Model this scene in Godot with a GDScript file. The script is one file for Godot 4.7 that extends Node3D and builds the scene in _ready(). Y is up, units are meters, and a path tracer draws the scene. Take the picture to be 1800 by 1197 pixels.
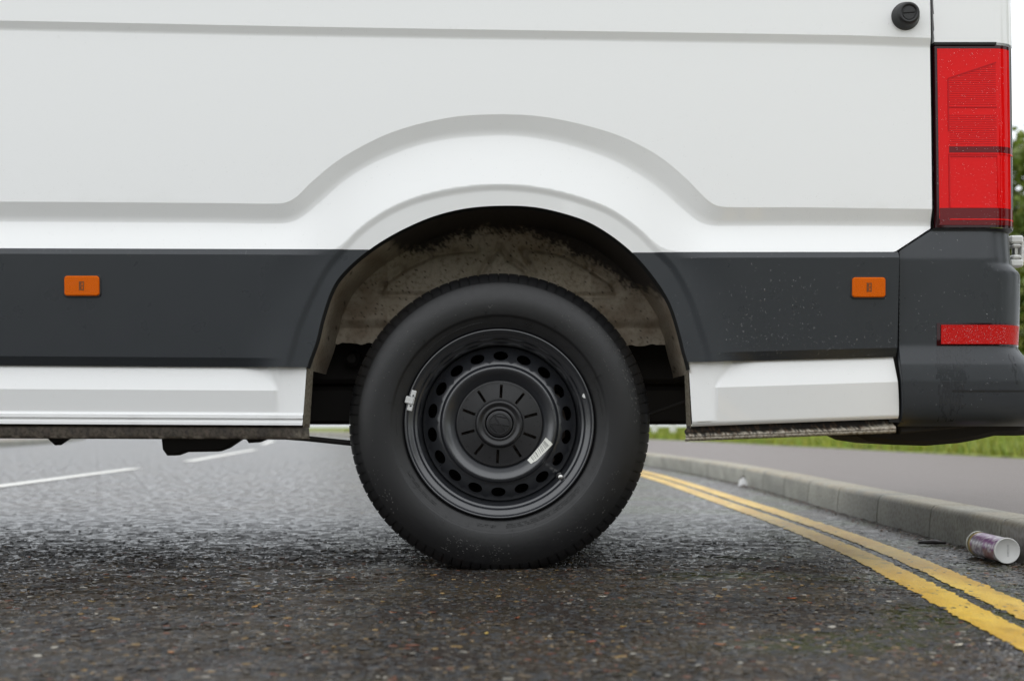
extends Node3D
# A white panel van standing across a wet road: its rear wheel, sill, cladding and tail corner seen side-on.
# Pixel -> place: the camera stands at height H, CZ metres from the wheel's outer face (z = 0); FPX is its focal length in
# photograph pixels, (900, VH) the point straight ahead.

const FPX := 2200.0
const CZ := 2.95
const H := 0.342
const VH := 748.0
const ZP := 0.06                       # the van's side panel
const S := (CZ - ZP) / FPX             # metres per pixel on the panel
const WX := -0.030                     # wheel centre
const WY := 0.346

var MT := {}
var rng := RandomNumberGenerator.new()
var n_fine := FastNoiseLite.new()
var n_mid := FastNoiseLite.new()
var n_low := FastNoiseLite.new()
var n_wide := FastNoiseLite.new()
var used := {}

# ------------------------------------------------------------------ mesh builder
class MB:
	var v := PackedVector3Array()
	var n := PackedVector3Array()
	var c := PackedColorArray()
	var ix := PackedInt32Array()
	var colored := false
	var flat_uv := false            # texture laid flat on the ground, in metres

	func vert(p: Vector3, nn: Vector3, col := Color.WHITE) -> int:
		v.append(p); n.append(nn); c.append(col)
		return v.size() - 1

	func tri(a: int, b: int, d: int) -> void:
		var g := (v[d] - v[a]).cross(v[b] - v[a])
		if g.dot(n[a] + n[b] + n[d]) < 0.0:
			ix.append(a); ix.append(d); ix.append(b)
		else:
			ix.append(a); ix.append(b); ix.append(d)

	func quad(a: int, b: int, d: int, e: int) -> void:
		tri(a, b, d); tri(a, d, e)

	func face(pts: Array, nn: Vector3, col := Color.WHITE) -> void:
		var k: Array = []
		for p in pts: k.append(vert(p, nn, col))
		for i in range(1, k.size() - 1): tri(k[0], k[i], k[i + 1])

	# a box with chamfered edges, turned by basis b
	func box(at: Vector3, size: Vector3, ch := 0.0, b := Basis.IDENTITY, col := Color.WHITE) -> void:
		var h := size * 0.5
		var axes := [Vector3.RIGHT, Vector3.UP, Vector3.BACK]
		for i in 3:
			for s in [-1.0, 1.0]:
				var j := (i + 1) % 3
				var k := (i + 2) % 3
				var o: Vector3 = axes[i] * h[i] * s
				var a: Vector3 = axes[j] * (h[j] - ch)
				var e: Vector3 = axes[k] * (h[k] - ch)
				face([at + b * (o + a + e), at + b * (o - a + e), at + b * (o - a - e), at + b * (o + a - e)], b * (axes[i] * s), col)
		if ch <= 0.0: return
		for i in 3:
			var j := (i + 1) % 3
			var k := (i + 2) % 3
			for sj in [-1.0, 1.0]:
				for sk in [-1.0, 1.0]:
					var p1: Vector3 = axes[j] * h[j] * sj + axes[k] * (h[k] - ch) * sk
					var p2: Vector3 = axes[j] * (h[j] - ch) * sj + axes[k] * h[k] * sk
					var l: Vector3 = axes[i] * (h[i] - ch)
					face([at + b * (p1 + l), at + b * (p2 + l), at + b * (p2 - l), at + b * (p1 - l)], b * (axes[j] * sj + axes[k] * sk).normalized(), col)
		for sx in [-1.0, 1.0]:
			for sy in [-1.0, 1.0]:
				for sz in [-1.0, 1.0]:
					var q := Vector3(sx, sy, sz)
					face([at + b * (q * Vector3(h.x, h.y - ch, h.z - ch)), at + b * (q * Vector3(h.x - ch, h.y, h.z - ch)), at + b * (q * Vector3(h.x - ch, h.y - ch, h.z))], b * q.normalized(), col)

	func tube(path: Array, radii: Array, seg := 10, caps := true, col := Color.WHITE) -> void:
		var rings: Array = []
		var side := Vector3.ZERO
		for i in path.size():
			var t: Vector3 = (path[mini(i + 1, path.size() - 1)] - path[maxi(i - 1, 0)]).normalized()
			if side == Vector3.ZERO:
				side = t.cross(Vector3.UP if absf(t.y) < 0.9 else Vector3.RIGHT).normalized()
			side = (side - t * side.dot(t)).normalized()
			var up := side.cross(t)
			var ring: Array = []
			for k in seg:
				var a := TAU * k / seg
				var d := side * cos(a) + up * sin(a)
				ring.append(vert(path[i] + d * radii[i], d, col))
			rings.append(ring)
		for i in path.size() - 1:
			for k in seg:
				quad(rings[i][k], rings[i][(k + 1) % seg], rings[i + 1][(k + 1) % seg], rings[i + 1][k])
		if caps:
			for e in [0, path.size() - 1]:
				var t: Vector3 = (path[1] - path[0]).normalized() * -1.0 if e == 0 else (path[e] - path[e - 1]).normalized()
				var pts: Array = []
				for k in seg: pts.append(v[rings[e][k]])
				face(pts, t, col)

	# turns (r, z) points round the z axis through `at`; a third number 1 marks a sharp edge
	func lathe(prof: Array, seg := 96, at := Vector3.ZERO, out := 1.0, col := Color.WHITE) -> void:
		var np := prof.size()
		var segn: Array = []
		for i in np - 1:
			var d := Vector2(prof[i + 1][0] - prof[i][0], prof[i + 1][1] - prof[i][1])
			segn.append(Vector2(-d.y, d.x).normalized() * out)
		for i in np - 1:
			var na: Vector2 = segn[i]
			var nb: Vector2 = segn[i]
			if i > 0 and prof[i].size() < 3: na = (segn[i] + segn[i - 1]).normalized()
			if i < np - 2 and prof[i + 1].size() < 3: nb = (segn[i] + segn[i + 1]).normalized()
			var first := v.size()
			for k in seg + 1:
				var a := TAU * k / seg
				var ca := cos(a)
				var sa := sin(a)
				vert(at + Vector3(ca * prof[i][0], sa * prof[i][0], prof[i][1]), Vector3(ca * na.x, sa * na.x, na.y), col)
				vert(at + Vector3(ca * prof[i + 1][0], sa * prof[i + 1][0], prof[i + 1][1]), Vector3(ca * nb.x, sa * nb.x, nb.y), col)
			for k in seg:
				quad(first + 2 * k, first + 2 * k + 1, first + 2 * k + 3, first + 2 * k + 2)

	# an outline in x, y made solid between z0 and z1, its front edge chamfered
	func prism(outline: PackedVector2Array, z0: float, z1: float, ch := 0.0, col := Color.WHITE) -> void:
		var o := outline
		if Geometry2D.is_polygon_clockwise(o): o.reverse()
		var m := o.size()
		var inner := PackedVector2Array()
		for i in m:
			var a := (o[i] - o[(i + m - 1) % m]).normalized()
			var b := (o[(i + 1) % m] - o[i]).normalized()
			var na := Vector2(-a.y, a.x)
			var nb := Vector2(-b.y, b.x)
			var w := na + nb
			inner.append(o[i] + w * (ch / maxf(0.3, 1.0 + na.dot(nb))))
		for fb in [[inner, z1, 1.0], [o, z0, -1.0]]:
			var tr := Geometry2D.triangulate_polygon(fb[0])
			var f := v.size()
			for p in fb[0]: vert(Vector3(p.x, p.y, fb[1]), Vector3(0, 0, fb[2]), col)
			for i in range(0, tr.size(), 3): tri(f + tr[i], f + tr[i + 1], f + tr[i + 2])
		for i in m:
			var j := (i + 1) % m
			var d := (o[j] - o[i]).normalized()
			var nn := Vector3(d.y, -d.x, 0)
			face([Vector3(o[i].x, o[i].y, z0), Vector3(o[j].x, o[j].y, z0), Vector3(o[j].x, o[j].y, z1 - ch), Vector3(o[i].x, o[i].y, z1 - ch)], nn, col)
			if ch > 0.0:
				face([Vector3(o[i].x, o[i].y, z1 - ch), Vector3(o[j].x, o[j].y, z1 - ch), Vector3(inner[j].x, inner[j].y, z1), Vector3(inner[i].x, inner[i].y, z1)], (nn + Vector3.BACK).normalized(), col)

	# rows of points (same count in every row) as a smooth sheet; `toward` tells its front
	func sheet(rows: Array, toward: Vector3, cols: Array = []) -> void:
		var f := v.size()
		var w: int = rows[0].size()
		for i in rows.size():
			for k in w:
				var du: Vector3 = rows[i][mini(k + 1, w - 1)] - rows[i][maxi(k - 1, 0)]
				var dv: Vector3 = rows[mini(i + 1, rows.size() - 1)][k] - rows[maxi(i - 1, 0)][k]
				var nn := du.cross(dv).normalized()
				if nn.dot(toward) < 0.0: nn = -nn
				vert(rows[i][k], nn, cols[i][k] if cols else Color.WHITE)
		for i in rows.size() - 1:
			for k in w - 1:
				quad(f + i * w + k, f + i * w + k + 1, f + (i + 1) * w + k + 1, f + (i + 1) * w + k)

	func mesh() -> ArrayMesh:
		var a := []
		a.resize(Mesh.ARRAY_MAX)
		a[Mesh.ARRAY_VERTEX] = v
		a[Mesh.ARRAY_NORMAL] = n
		if colored: a[Mesh.ARRAY_COLOR] = c
		if flat_uv:
			var uv := PackedVector2Array()
			uv.resize(v.size())
			for i in v.size(): uv[i] = Vector2(v[i].x, v[i].z)
			a[Mesh.ARRAY_TEX_UV] = uv
		a[Mesh.ARRAY_INDEX] = ix
		var m := ArrayMesh.new()
		m.add_surface_from_arrays(Mesh.PRIMITIVE_TRIANGLES, a)
		return m

# ------------------------------------------------------------------ nodes
func numbered(called: String) -> String:
	used[called] = used.get(called, -1) + 1
	return called if used[called] == 0 else "%s_%03d" % [called, used[called]]

func thing(called: String, at: Vector3, label: String, category: String, group := "") -> Node3D:
	var o := Node3D.new()
	o.name = numbered(called)
	add_child(o)
	o.position = at
	tag(o, label, category, group)
	return o

func tag(o: Node3D, label: String, category: String, group := "") -> void:
	o.set_meta("label", label)
	o.set_meta("category", category)
	if group: o.set_meta("group", group)

func put(called: String, m, mt: Material, parent: Node3D = self) -> MeshInstance3D:
	# meshes are built in world places; a part's offset takes its parents' places back out
	var o := MeshInstance3D.new()
	o.name = numbered(called) if parent == self else called
	o.mesh = m.mesh() if m is MB else m
	o.material_override = mt
	parent.add_child(o, true)
	if parent != self: o.position = -base_of(parent)
	return o

func base_of(p: Node3D) -> Vector3:
	var at := Vector3.ZERO
	var q: Node = p
	while q != self and q != null:
		if q is Node3D: at += q.position
		q = q.get_parent()
	return at

func local(called: String, m, mt: Material, parent: Node3D) -> MeshInstance3D:
	var o := put(called, m, mt, parent)
	o.position = Vector3.ZERO
	return o

func structure(called: String, m, mt: Material, label := "") -> MeshInstance3D:
	var o := put(called, m, mt)
	o.set_meta("kind", "structure")
	if label:
		o.set_meta("label", label)
		o.set_meta("category", called.replace("_", " "))
	return o

func stuff(o: Node3D, label := "", category := "") -> void:
	o.set_meta("kind", "stuff")
	if label: tag(o, label, category)

# ------------------------------------------------------------------ materials
func lin(r: float, g: float, b: float) -> Color:
	return Color(r, g, b).linear_to_srgb()

func mat(called: String, col: Color, rough: float, opt := {}) -> StandardMaterial3D:
	var m := StandardMaterial3D.new()
	m.resource_name = called
	m.albedo_color = lin(col.r, col.g, col.b)
	m.roughness = rough
	m.metallic = opt.get("metal", 0.0)
	m.metallic_specular = opt.get("spec", 0.5)
	if opt.get("vc", false): m.vertex_color_use_as_albedo = true
	if opt.has("coat"):
		m.clearcoat_enabled = true
		m.clearcoat = opt.coat
		m.clearcoat_roughness = opt.get("coat_rough", 0.03)
	if opt.has("tex") or opt.has("bump") or opt.has("rough_tex"):
		m.uv1_triplanar = not opt.get("flat", false)
		m.uv1_world_triplanar = opt.get("world", true) and not opt.get("flat", false)
		m.uv1_scale = Vector3.ONE * opt.get("scale", 1.0)
	if opt.has("tex"): m.albedo_texture = opt.tex
	if opt.has("bump"):
		m.heightmap_enabled = true
		m.heightmap_texture = opt.bump
		m.heightmap_scale = opt.get("bump_cm", 0.1)
	if opt.has("rough_tex"): m.roughness_texture = opt.rough_tex
	if opt.has("back"):
		m.backlight_enabled = true
		m.backlight = opt.back
	MT[called] = m
	return m

func noise_tex(seed_: int, freq: float, stops: Array, size := 512, kind := FastNoiseLite.TYPE_SIMPLEX_SMOOTH, oct := 5) -> NoiseTexture2D:
	var f := FastNoiseLite.new()
	f.seed = seed_
	f.noise_type = kind
	f.frequency = freq
	f.fractal_octaves = oct
	if kind == FastNoiseLite.TYPE_CELLULAR:
		f.cellular_return_type = FastNoiseLite.RETURN_CELL_VALUE if oct == 1 else FastNoiseLite.RETURN_DISTANCE
		f.fractal_type = FastNoiseLite.FRACTAL_NONE
	var t := NoiseTexture2D.new()
	t.width = size
	t.height = size
	t.seamless = true
	t.noise = f
	if stops:
		var g := Gradient.new()
		var o := PackedFloat32Array()
		var c := PackedColorArray()
		for s in stops:
			o.append(s[0])
			c.append(lin(s[1], s[2], s[3]))
		g.offsets = o
		g.colors = c
		t.color_ramp = g
	return t

# ------------------------------------------------------------------ curves
func cr(p: Array, x: float) -> float:
	# smooth interpolation through points [x, y] sorted by x, level beyond the ends' slopes
	var m := p.size()
	if x <= p[0][0]: return p[0][1]
	if x >= p[m - 1][0]: return p[m - 1][1]
	var lo := 0
	var hi := m - 1
	while hi - lo > 1:
		var mid := (lo + hi) >> 1
		if p[mid][0] <= x: lo = mid
		else: hi = mid
	var x0: float = p[lo][0]
	var x1: float = p[hi][0]
	var y0: float = p[lo][1]
	var y1: float = p[hi][1]
	var s := (y1 - y0) / (x1 - x0)
	var s0: float = s if lo == 0 else (y1 - p[lo - 1][1]) / (x1 - p[lo - 1][0])
	var s1: float = s if hi == m - 1 else (p[hi + 1][1] - y0) / (p[hi + 1][0] - x0)
	var t := (x - x0) / (x1 - x0)
	var w := x1 - x0
	var t2 := t * t
	var t3 := t2 * t
	return (2 * t3 - 3 * t2 + 1) * y0 + (t3 - 2 * t2 + t) * w * s0 + (-2 * t3 + 3 * t2) * y1 + (t3 - t2) * w * s1

func sm(a: float, b: float, x: float) -> float:
	var t := clampf((x - a) / (b - a), 0.0, 1.0)
	return t * t * (3.0 - 2.0 * t)

func px(u: float, v: float, z: float) -> Vector3:
	var k := (CZ - z) / FPX
	return Vector3((u - 900.0) * k, H + (VH - v) * k, z)

func bp(u: float, v: float, zo: float) -> Vector3:
	return Vector3((u - 900.0) * S, H + (VH - v) * S, ZP + zo)

# ------------------------------------------------------------------ the van's side as a relief over (u, v), metres out of the panel
const AX := 878.0
const AY := 715.0
var cA := [[-3000, -20.0], [0, 34.0], [600, 46.0], [1480, 60.0], [1640, 65.0], [1800, 68.0]]
var cB := [[-3000, 345.0], [0, 355.0], [380, 357.5], [480, 358.5], [503, 356.0], [522, 345.0], [544, 323.0], [589, 285.0], [633, 258.0], [678, 236.0], [722, 221.0], [767, 210.0], [811, 203.0], [878, 200.0], [944, 203.0], [1011, 215.0], [1078, 234.0], [1122, 253.0], [1167, 280.0], [1211, 318.0], [1240, 348.0], [1258, 361.0], [1280, 364.5], [1400, 365.0], [1640, 368.0], [1800, 369.0]]
var cC := [[-3000, 380.0], [0, 389.0], [380, 391.0], [490, 392.0], [514, 388.0], [534, 377.0], [558, 357.0], [602, 318.0], [647, 289.0], [691, 269.0], [736, 253.0], [789, 242.0], [833, 238.0], [887, 236.0], [944, 241.0], [1011, 256.0], [1078, 280.0], [1122, 304.0], [1167, 336.0], [1202, 367.0], [1229, 388.0], [1251, 395.5], [1280, 396.5], [1400, 396.0], [1640, 397.0], [1800, 397.0]]
var cE := [[560, 476.0], [598, 438.0], [633, 402.0], [678, 371.0], [722, 351.0], [767, 338.0], [811, 330.0], [878, 325.0], [944, 330.0], [989, 339.0], [1033, 352.0], [1078, 371.0], [1122, 402.0], [1158, 438.0], [1196, 476.0]]
var pE := [[504, 633], [511, 607], [527, 558], [549, 509], [575, 464], [598, 438], [633, 402], [678, 371], [722, 351], [767, 338], [811, 330], [878, 325], [944, 330], [989, 339], [1033, 352], [1078, 371], [1122, 402], [1158, 438], [1184, 464], [1211, 509], [1233, 567], [1251, 629]]
var pF := [[540, 648], [556, 602], [567, 558], [589, 500], [611, 473], [647, 442], [687, 416], [722, 398], [767, 380], [811, 369], [878, 363], [944, 366], [989, 376], [1033, 391], [1078, 418], [1113, 447], [1144, 482], [1176, 531], [1193, 580], [1202, 616], [1209, 640]]
var tE := []
var tF := []

func polar_table(p: Array) -> Array:
	var t := []
	for q in p:
		t.append([rad_to_deg(atan2(AY - q[1], q[0] - AX)), Vector2(q[0] - AX, q[1] - AY).length()])
	t.sort_custom(func(a, b): return a[0] < b[0])
	var out := []
	for k in 361:
		out.append(cr(t, -90.0 + k))
	return out

func polar(t: Array, ang: float) -> float:
	if ang < -90.0: ang += 360.0
	var f := clampf(ang + 90.0, 0.0, 359.99)
	var i := int(f)
	return lerpf(t[i], t[i + 1], f - i)

func clad_top(u: float) -> float: return 438.0 + 0.003 * u if u < 900.0 else 445.0 - 0.001 * (u - 1120.0)
func clad_bot(u: float) -> float: return 642.0 + 0.007 * u if u < 900.0 else 637.0 - 0.0265 * (u - 1211.0)
func sill_bot(u: float) -> float: return 745.0 + 0.005 * u if u < 900.0 else 750.0 - 0.0385 * (u - 1213.0)
func soft(q: float) -> float:
	# an even slope that runs out in a fillet
	return q * 1.22 if q < 0.64 else 1.0 - (1.0 - q) * (1.0 - q) * 1.692

func lean(v: float) -> float: return -0.030 * (372.0 - v) * S - 0.00000004 * (372.0 - v) * (372.0 - v)

func relief(u: float, v: float, region: int) -> float:
	if region == 0:
		var vb := cr(cB, u)
		if v < vb:
			var a := cr(cA, u)
			var z := lean(v)
			if v < a: return z + 0.007
			if v < a + 17.0:
				var q := (v - a) / 17.0
				z += 0.007 * (1.0 - soft(q))
			return z
		var vc := cr(cC, u)
		if v < vc:
			var q := (v - vb) / (vc - vb)
			return lean(v) - 0.013 * soft(q)
	var du := u - AX
	var dv := AY - v
	var rho := sqrt(du * du + dv * dv)
	var rho_e := 0.0
	var near := rho < 620.0
	if near: rho_e = polar(tE, rad_to_deg(atan2(dv, du)))
	if region <= 1 and near and rho < rho_e:
		return 0.0145 - 0.0045 * sm(0.0, 14.0, rho_e - rho) + 0.0015 * region
	if region == 0:
		var vc := cr(cC, u)
		var vl := 444.0
		if u > 560.0 and u < 1196.0: vl = -10.0 * log(exp(-444.0 / 10.0 + 40.0) + exp(-cr(cE, u) / 10.0 + 40.0)) + 400.0
		var q := clampf((v - vc) / maxf(vl - vc, 1.0), 0.0, 1.0)
		return lerpf(lean(vc) - 0.013, 0.0145, pow(q, 1.12))
	if region == 1:
		var ct := clad_top(u)
		var cb := clad_bot(u)
		var z := 0.0
		if v < ct + 11.0: z = lerpf(0.0157, 0.0245, (v - ct) / 11.0)
		elif v < cb - 15.0: z = lerpf(0.0245, 0.0100, (v - ct - 11.0) / (cb - 26.0 - ct))
		else: z = lerpf(0.0100, -0.0025, (v - cb + 15.0) / 15.0)
		return lerpf(0.0160, z, sm(0.0, 85.0, rho - rho_e)) if near else z
	# sills
	var cb := clad_bot(u)
	var t := (v - cb) / (sill_bot(u) - cb)
	var z := 0.0
	var tc := 0.41
	if t < tc: z = lerpf(-0.010, 0.004, t / tc)
	elif t < 0.80 or u > 900.0: z = lerpf(0.004, -0.002, (t - tc) / (0.80 - tc))
	else: z = -0.002
	if u < 900.0:
		if t > 0.80: z += 0.0045 * sm(0.80, 0.83, t) - 0.0035 * sm(0.89, 0.90, t) + 0.002 * sm(0.93, 0.95, t)
		return lerpf(z, -0.002 + (0.001 if t > 0.8 else 0.0), sm(452.0 + 28.0 * minf(t / tc, 1.0), 488.0 + 6.0 * t, u) if t < 0.80 else 0.0)
	if t > 0.93: z -= 0.006 * pow((t - 0.93) / 0.07, 2.0)
	var near_arch := sm(1296.0 - 32.0 * minf(t / tc, 1.0), 1272.0 - 16.0 * minf(t / tc, 1.0), u)
	return lerpf(z, -0.002, near_arch) if t < 0.93 else z

func relief_normal(u: float, v: float, region: int, z: float) -> Vector3:
	var e := 0.7
	var zu := (relief(u + e, v, region) - z) / (e * S)
	var zv := (relief(u, v + e, region) - z) / (e * S)
	return Vector3(-zu, zv, 1.0).normalized()

func arch_gap(u: float, v: float) -> float:
	if v > 652.0 or u < 480.0 or u > 1280.0: return 99.0
	var du := u - AX
	var dv := AY - v
	return sqrt(du * du + dv * dv) - polar(tF, rad_to_deg(atan2(dv, du)))

func steps(a: float, b: float, d: float) -> Array:
	var out := []
	var n := int(ceil((b - a) / d))
	for i in n: out.append(a + (b - a) * i / n)
	return out

func rows_at(marks: Array, counts: Array) -> PackedFloat32Array:
	var out := PackedFloat32Array()
	for k in counts.size():
		for i in counts[k]: out.append(lerpf(marks[k], marks[k + 1], float(i) / counts[k]))
	out.append(marks[marks.size() - 1])
	return out

func field(us: Array, marks: Callable, counts: Array, region: int, clip: Callable) -> MB:
	# a sheet of the relief whose rows run along the creases: marks(u) gives the creases' heights, counts the rows between them
	var m := MB.new()
	var nu := us.size()
	var columns := []
	for u in us: columns.append(rows_at(marks.call(u), counts))
	var nv: int = columns[0].size()
	var g := PackedFloat32Array()
	var id := PackedInt32Array()
	g.resize(nu * nv)
	id.resize(nu * nv)
	id.fill(-1)
	for j in nv:
		for i in nu: g[j * nu + i] = clip.call(us[i], columns[i][j])
	for j in nv - 1:
		for i in nu - 1:
			var k := [j * nu + i, j * nu + i + 1, (j + 1) * nu + i + 1, (j + 1) * nu + i]
			if g[k[0]] <= 0 and g[k[1]] <= 0 and g[k[2]] <= 0 and g[k[3]] <= 0: continue
			for q in k:
				if id[q] < 0:
					var u: float = us[q % nu]
					var v: float = columns[q % nu][q / nu]
					var z := relief(u, v, region)
					id[q] = m.vert(bp(u, v, z), relief_normal(u, v, region, z))
			if g[k[0]] > 0 and g[k[1]] > 0 and g[k[2]] > 0 and g[k[3]] > 0:
				m.quad(id[k[0]], id[k[1]], id[k[2]], id[k[3]])
				continue
			var poly := []
			for e in 4:
				var a: int = k[e]
				var b: int = k[(e + 1) % 4]
				if g[a] > 0: poly.append(id[a])
				if (g[a] > 0) != (g[b] > 0):
					var t := g[a] / (g[a] - g[b])
					poly.append(m.vert(m.v[id[a]].lerp(m.v[id[b]], t), m.n[id[a]].lerp(m.n[id[b]], t).normalized()))
			for e in range(1, poly.size() - 1): m.tri(poly[0], poly[e], poly[e + 1])
	return m

# ------------------------------------------------------------------ _ready
func _ready() -> void:
	rng.seed = 20
	var cam := Camera3D.new()
	cam.name = "camera"
	add_child(cam)
	cam.position = Vector3(0, H, CZ)
	cam.projection = Camera3D.PROJECTION_FRUSTUM
	cam.near = 0.05
	cam.far = 600.0
	cam.size = 0.05 * 1197.0 / FPX
	cam.frustum_offset = Vector2(0, 0.05 * (VH - 598.5) / FPX)
	cam.current = true
	var at := CameraAttributesPhysical.new()
	at.frustum_focal_length = 44.0
	at.exposure_aperture = 3.6
	at.frustum_focus_distance = 2.93
	at.frustum_near = 0.05
	at.frustum_far = 600.0
	cam.attributes = at
	cam.projection = Camera3D.PROJECTION_FRUSTUM
	cam.size = 0.05 * 1197.0 / FPX
	cam.frustum_offset = Vector2(0, 0.05 * (VH - 598.5) / FPX)

	var we := WorldEnvironment.new()
	we.name = "world_environment"
	var env := Environment.new()
	env.background_mode = Environment.BG_SKY
	var sk := ProceduralSkyMaterial.new()
	sk.sky_top_color = Color(0.95, 0.967, 0.987)
	sk.sky_horizon_color = Color(0.91, 0.93, 0.95)
	sk.sky_curve = 0.25
	sk.ground_bottom_color = Color(0.25, 0.25, 0.24)
	sk.ground_horizon_color = Color(0.6, 0.6, 0.6)
	sk.sun_angle_max = 1.0
	sk.sky_energy_multiplier = 1.13
	var sky := Sky.new()
	sky.sky_material = sk
	env.sky = sky
	env.tonemap_mode = Environment.TONE_MAPPER_LINEAR
	env.tonemap_exposure = 1.12
	env.sdfgi_enabled = true
	env.ssao_enabled = true
	env.ssil_enabled = true
	we.environment = env
	add_child(we)

	var sun := DirectionalLight3D.new()
	sun.name = "sun"
	sun.light_energy = 0.26
	sun.light_angular_distance = 150.0
	sun.light_color = Color(1.0, 0.98, 0.95)
	sun.shadow_enabled = true
	sun.sky_mode = DirectionalLight3D.SKY_MODE_LIGHT_ONLY
	add_child(sun)
	sun.look_at_from_position(Vector3(-2, 9, 5), Vector3.ZERO, Vector3.UP)

	tE = polar_table(pE)
	tF = polar_table(pF)
	for k in [[n_fine, 3, 85.0], [n_mid, 5, 26.0], [n_low, 9, 2.2], [n_wide, 6, 7.0]]:
		k[0].seed = k[1]
		k[0].noise_type = FastNoiseLite.TYPE_SIMPLEX_SMOOTH
		k[0].frequency = k[2]
		k[0].fractal_type = FastNoiseLite.FRACTAL_NONE
	make_materials()
	make_ground()
	make_van()
	make_litter()
	make_green()

func make_materials() -> void:
	var speck := noise_tex(4, 0.09, [[0.0, 0.55, 0.52, 0.48], [0.45, 0.85, 0.83, 0.8], [0.62, 1.0, 1.0, 1.0], [1.0, 1.3, 1.25, 1.2]], 512)
	var mudt := noise_tex(7, 0.03, [[0.0, 0.25, 0.22, 0.18], [0.38, 0.62, 0.58, 0.52], [0.5, 0.8, 0.78, 0.74], [0.75, 1.0, 0.98, 0.94], [1.0, 0.7, 0.66, 0.6]], 512)
	var mudl := noise_tex(8, 0.05, [[0.0, 0.45, 0.42, 0.38], [0.3, 0.80, 0.77, 0.72], [0.5, 0.93, 0.91, 0.87], [1.0, 1.0, 0.98, 0.94]], 512)
	var fineb := noise_tex(11, 0.12, [], 512)
	var peel := noise_tex(13, 0.02, [], 512, FastNoiseLite.TYPE_SIMPLEX_SMOOTH, 2)
	var cellb := noise_tex(15, 0.06, [], 512, FastNoiseLite.TYPE_CELLULAR, 2)
	var roughv := noise_tex(17, 0.015, [[0.0, 0.45, 0.45, 0.45], [0.5, 0.7, 0.7, 0.7], [1.0, 1.0, 1.0, 1.0]], 512)
	mat("white_paint", Color(0.83, 0.835, 0.83), 0.42, {"coat": 1.0, "coat_rough": 0.03})
	mat("grey_plastic", Color(0.031, 0.035, 0.040), 0.36, {"spec": 0.45, "rough_tex": roughv, "scale": 1.2})
	mat("wet_grey", Color(0.027, 0.030, 0.034), 0.18, {"spec": 0.45})
	mat("scuff", Color(0.075, 0.073, 0.07), 0.7)
	mat("black_plastic", Color(0.013, 0.013, 0.014), 0.45)
	mat("seal", Color(0.006, 0.006, 0.006), 0.7)
	mat("underbody", Color(0.018, 0.015, 0.013), 0.75)
	mat("mud_liner", Color(1, 1, 1), 0.8, {"vc": true, "tex": mudl, "scale": 2.2, "bump": fineb, "bump_cm": 0.12})
	mat("sill_flange", Color(1, 1, 1), 0.6, {"vc": true, "tex": mudt, "scale": 6.0, "bump": fineb, "bump_cm": 0.08})
	mat("rubber", Color(0.0108, 0.0108, 0.0114), 0.46, {"bump": fineb, "bump_cm": 0.012, "scale": 7.0, "rough_tex": roughv, "world": false, "vc": true})
	mat("rim_paint", Color(0.0185, 0.0200, 0.0240), 0.36, {"coat": 0.9, "coat_rough": 0.22, "spec": 0.58, "rough_tex": roughv, "scale": 5.0, "world": false})
	mat("cap_plastic", Color(0.0135, 0.0135, 0.0150), 0.36, {"rough_tex": roughv, "scale": 9.0, "world": false})
	mat("brake_iron", Color(0.16, 0.13, 0.11), 0.6, {"metal": 0.4})
	mat("weight_metal", Color(0.62, 0.62, 0.61), 0.45, {"metal": 0.3})
	mat("sticker", Color(1, 1, 1), 0.5, {"vc": true})
	mat("white_dot", Color(0.75, 0.75, 0.74), 0.5)
	mat("steel", Color(0.55, 0.54, 0.52), 0.3, {"metal": 1.0})
	mat("lens_dark", Color(0.030, 0.003, 0.005), 0.06, {"spec": 0.4})
	mat("lens_red", Color(0.74, 0.004, 0.005), 0.05, {"spec": 0.27})
	mat("lens_deep", Color(0.13, 0.002, 0.004), 0.05, {"spec": 0.33})
	mat("lens_line", Color(0.52, 0.004, 0.007), 0.15, {"spec": 0.27})
	mat("reflex_red", Color(0.52, 0.008, 0.006), 0.2, {"spec": 0.3, "bump": cellb, "bump_cm": 0.06, "scale": 14.0})
	mat("amber", Color(0.70, 0.125, 0.001), 0.2, {"spec": 0.22, "bump": cellb, "bump_cm": 0.08, "scale": 20.0})
	mat("amber_dark", Color(0.16, 0.05, 0.008), 0.4)
	mat("hinge_white", Color(0.75, 0.75, 0.73), 0.35)
	var water := mat("water_drop", Color(1, 1, 1), 0.02)
	water.albedo_color = Color(1, 1, 1, 0.03)
	water.transparency = BaseMaterial3D.TRANSPARENCY_ALPHA
	mat("glass_dark", Color(0.01, 0.012, 0.014), 0.05)
	var at1 := noise_tex(21, 0.11, [[0.0, 0.35, 0.33, 0.30], [0.4, 0.75, 0.72, 0.68], [0.55, 1.0, 0.97, 0.92], [0.7, 1.5, 1.4, 1.25], [1.0, 2.6, 2.3, 1.9]], 1024)
	var wetv := noise_tex(19, 0.011, [[0.0, 0.12, 0.12, 0.12], [0.42, 0.24, 0.24, 0.24], [0.55, 0.78, 0.78, 0.78], [1.0, 1.0, 1.0, 1.0]], 1024, FastNoiseLite.TYPE_SIMPLEX_SMOOTH, 4)
	mat("asphalt", Color(0.82, 0.79, 0.75), 0.46, {"vc": true, "tex": at1, "scale": 1.3, "bump": fineb, "bump_cm": 0.30, "rough_tex": wetv, "flat": true, "spec": 0.42})
	mat("stone", Color(1, 1, 1), 0.30, {"vc": true})
	mat("yellow_paint", Color(1, 1, 1), 0.38, {"vc": true, "tex": speck, "scale": 4.0, "bump": fineb, "bump_cm": 0.12, "flat": true})
	mat("white_marking", Color(0.72, 0.71, 0.67), 0.4, {"tex": speck, "scale": 2.0, "flat": true})
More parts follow.
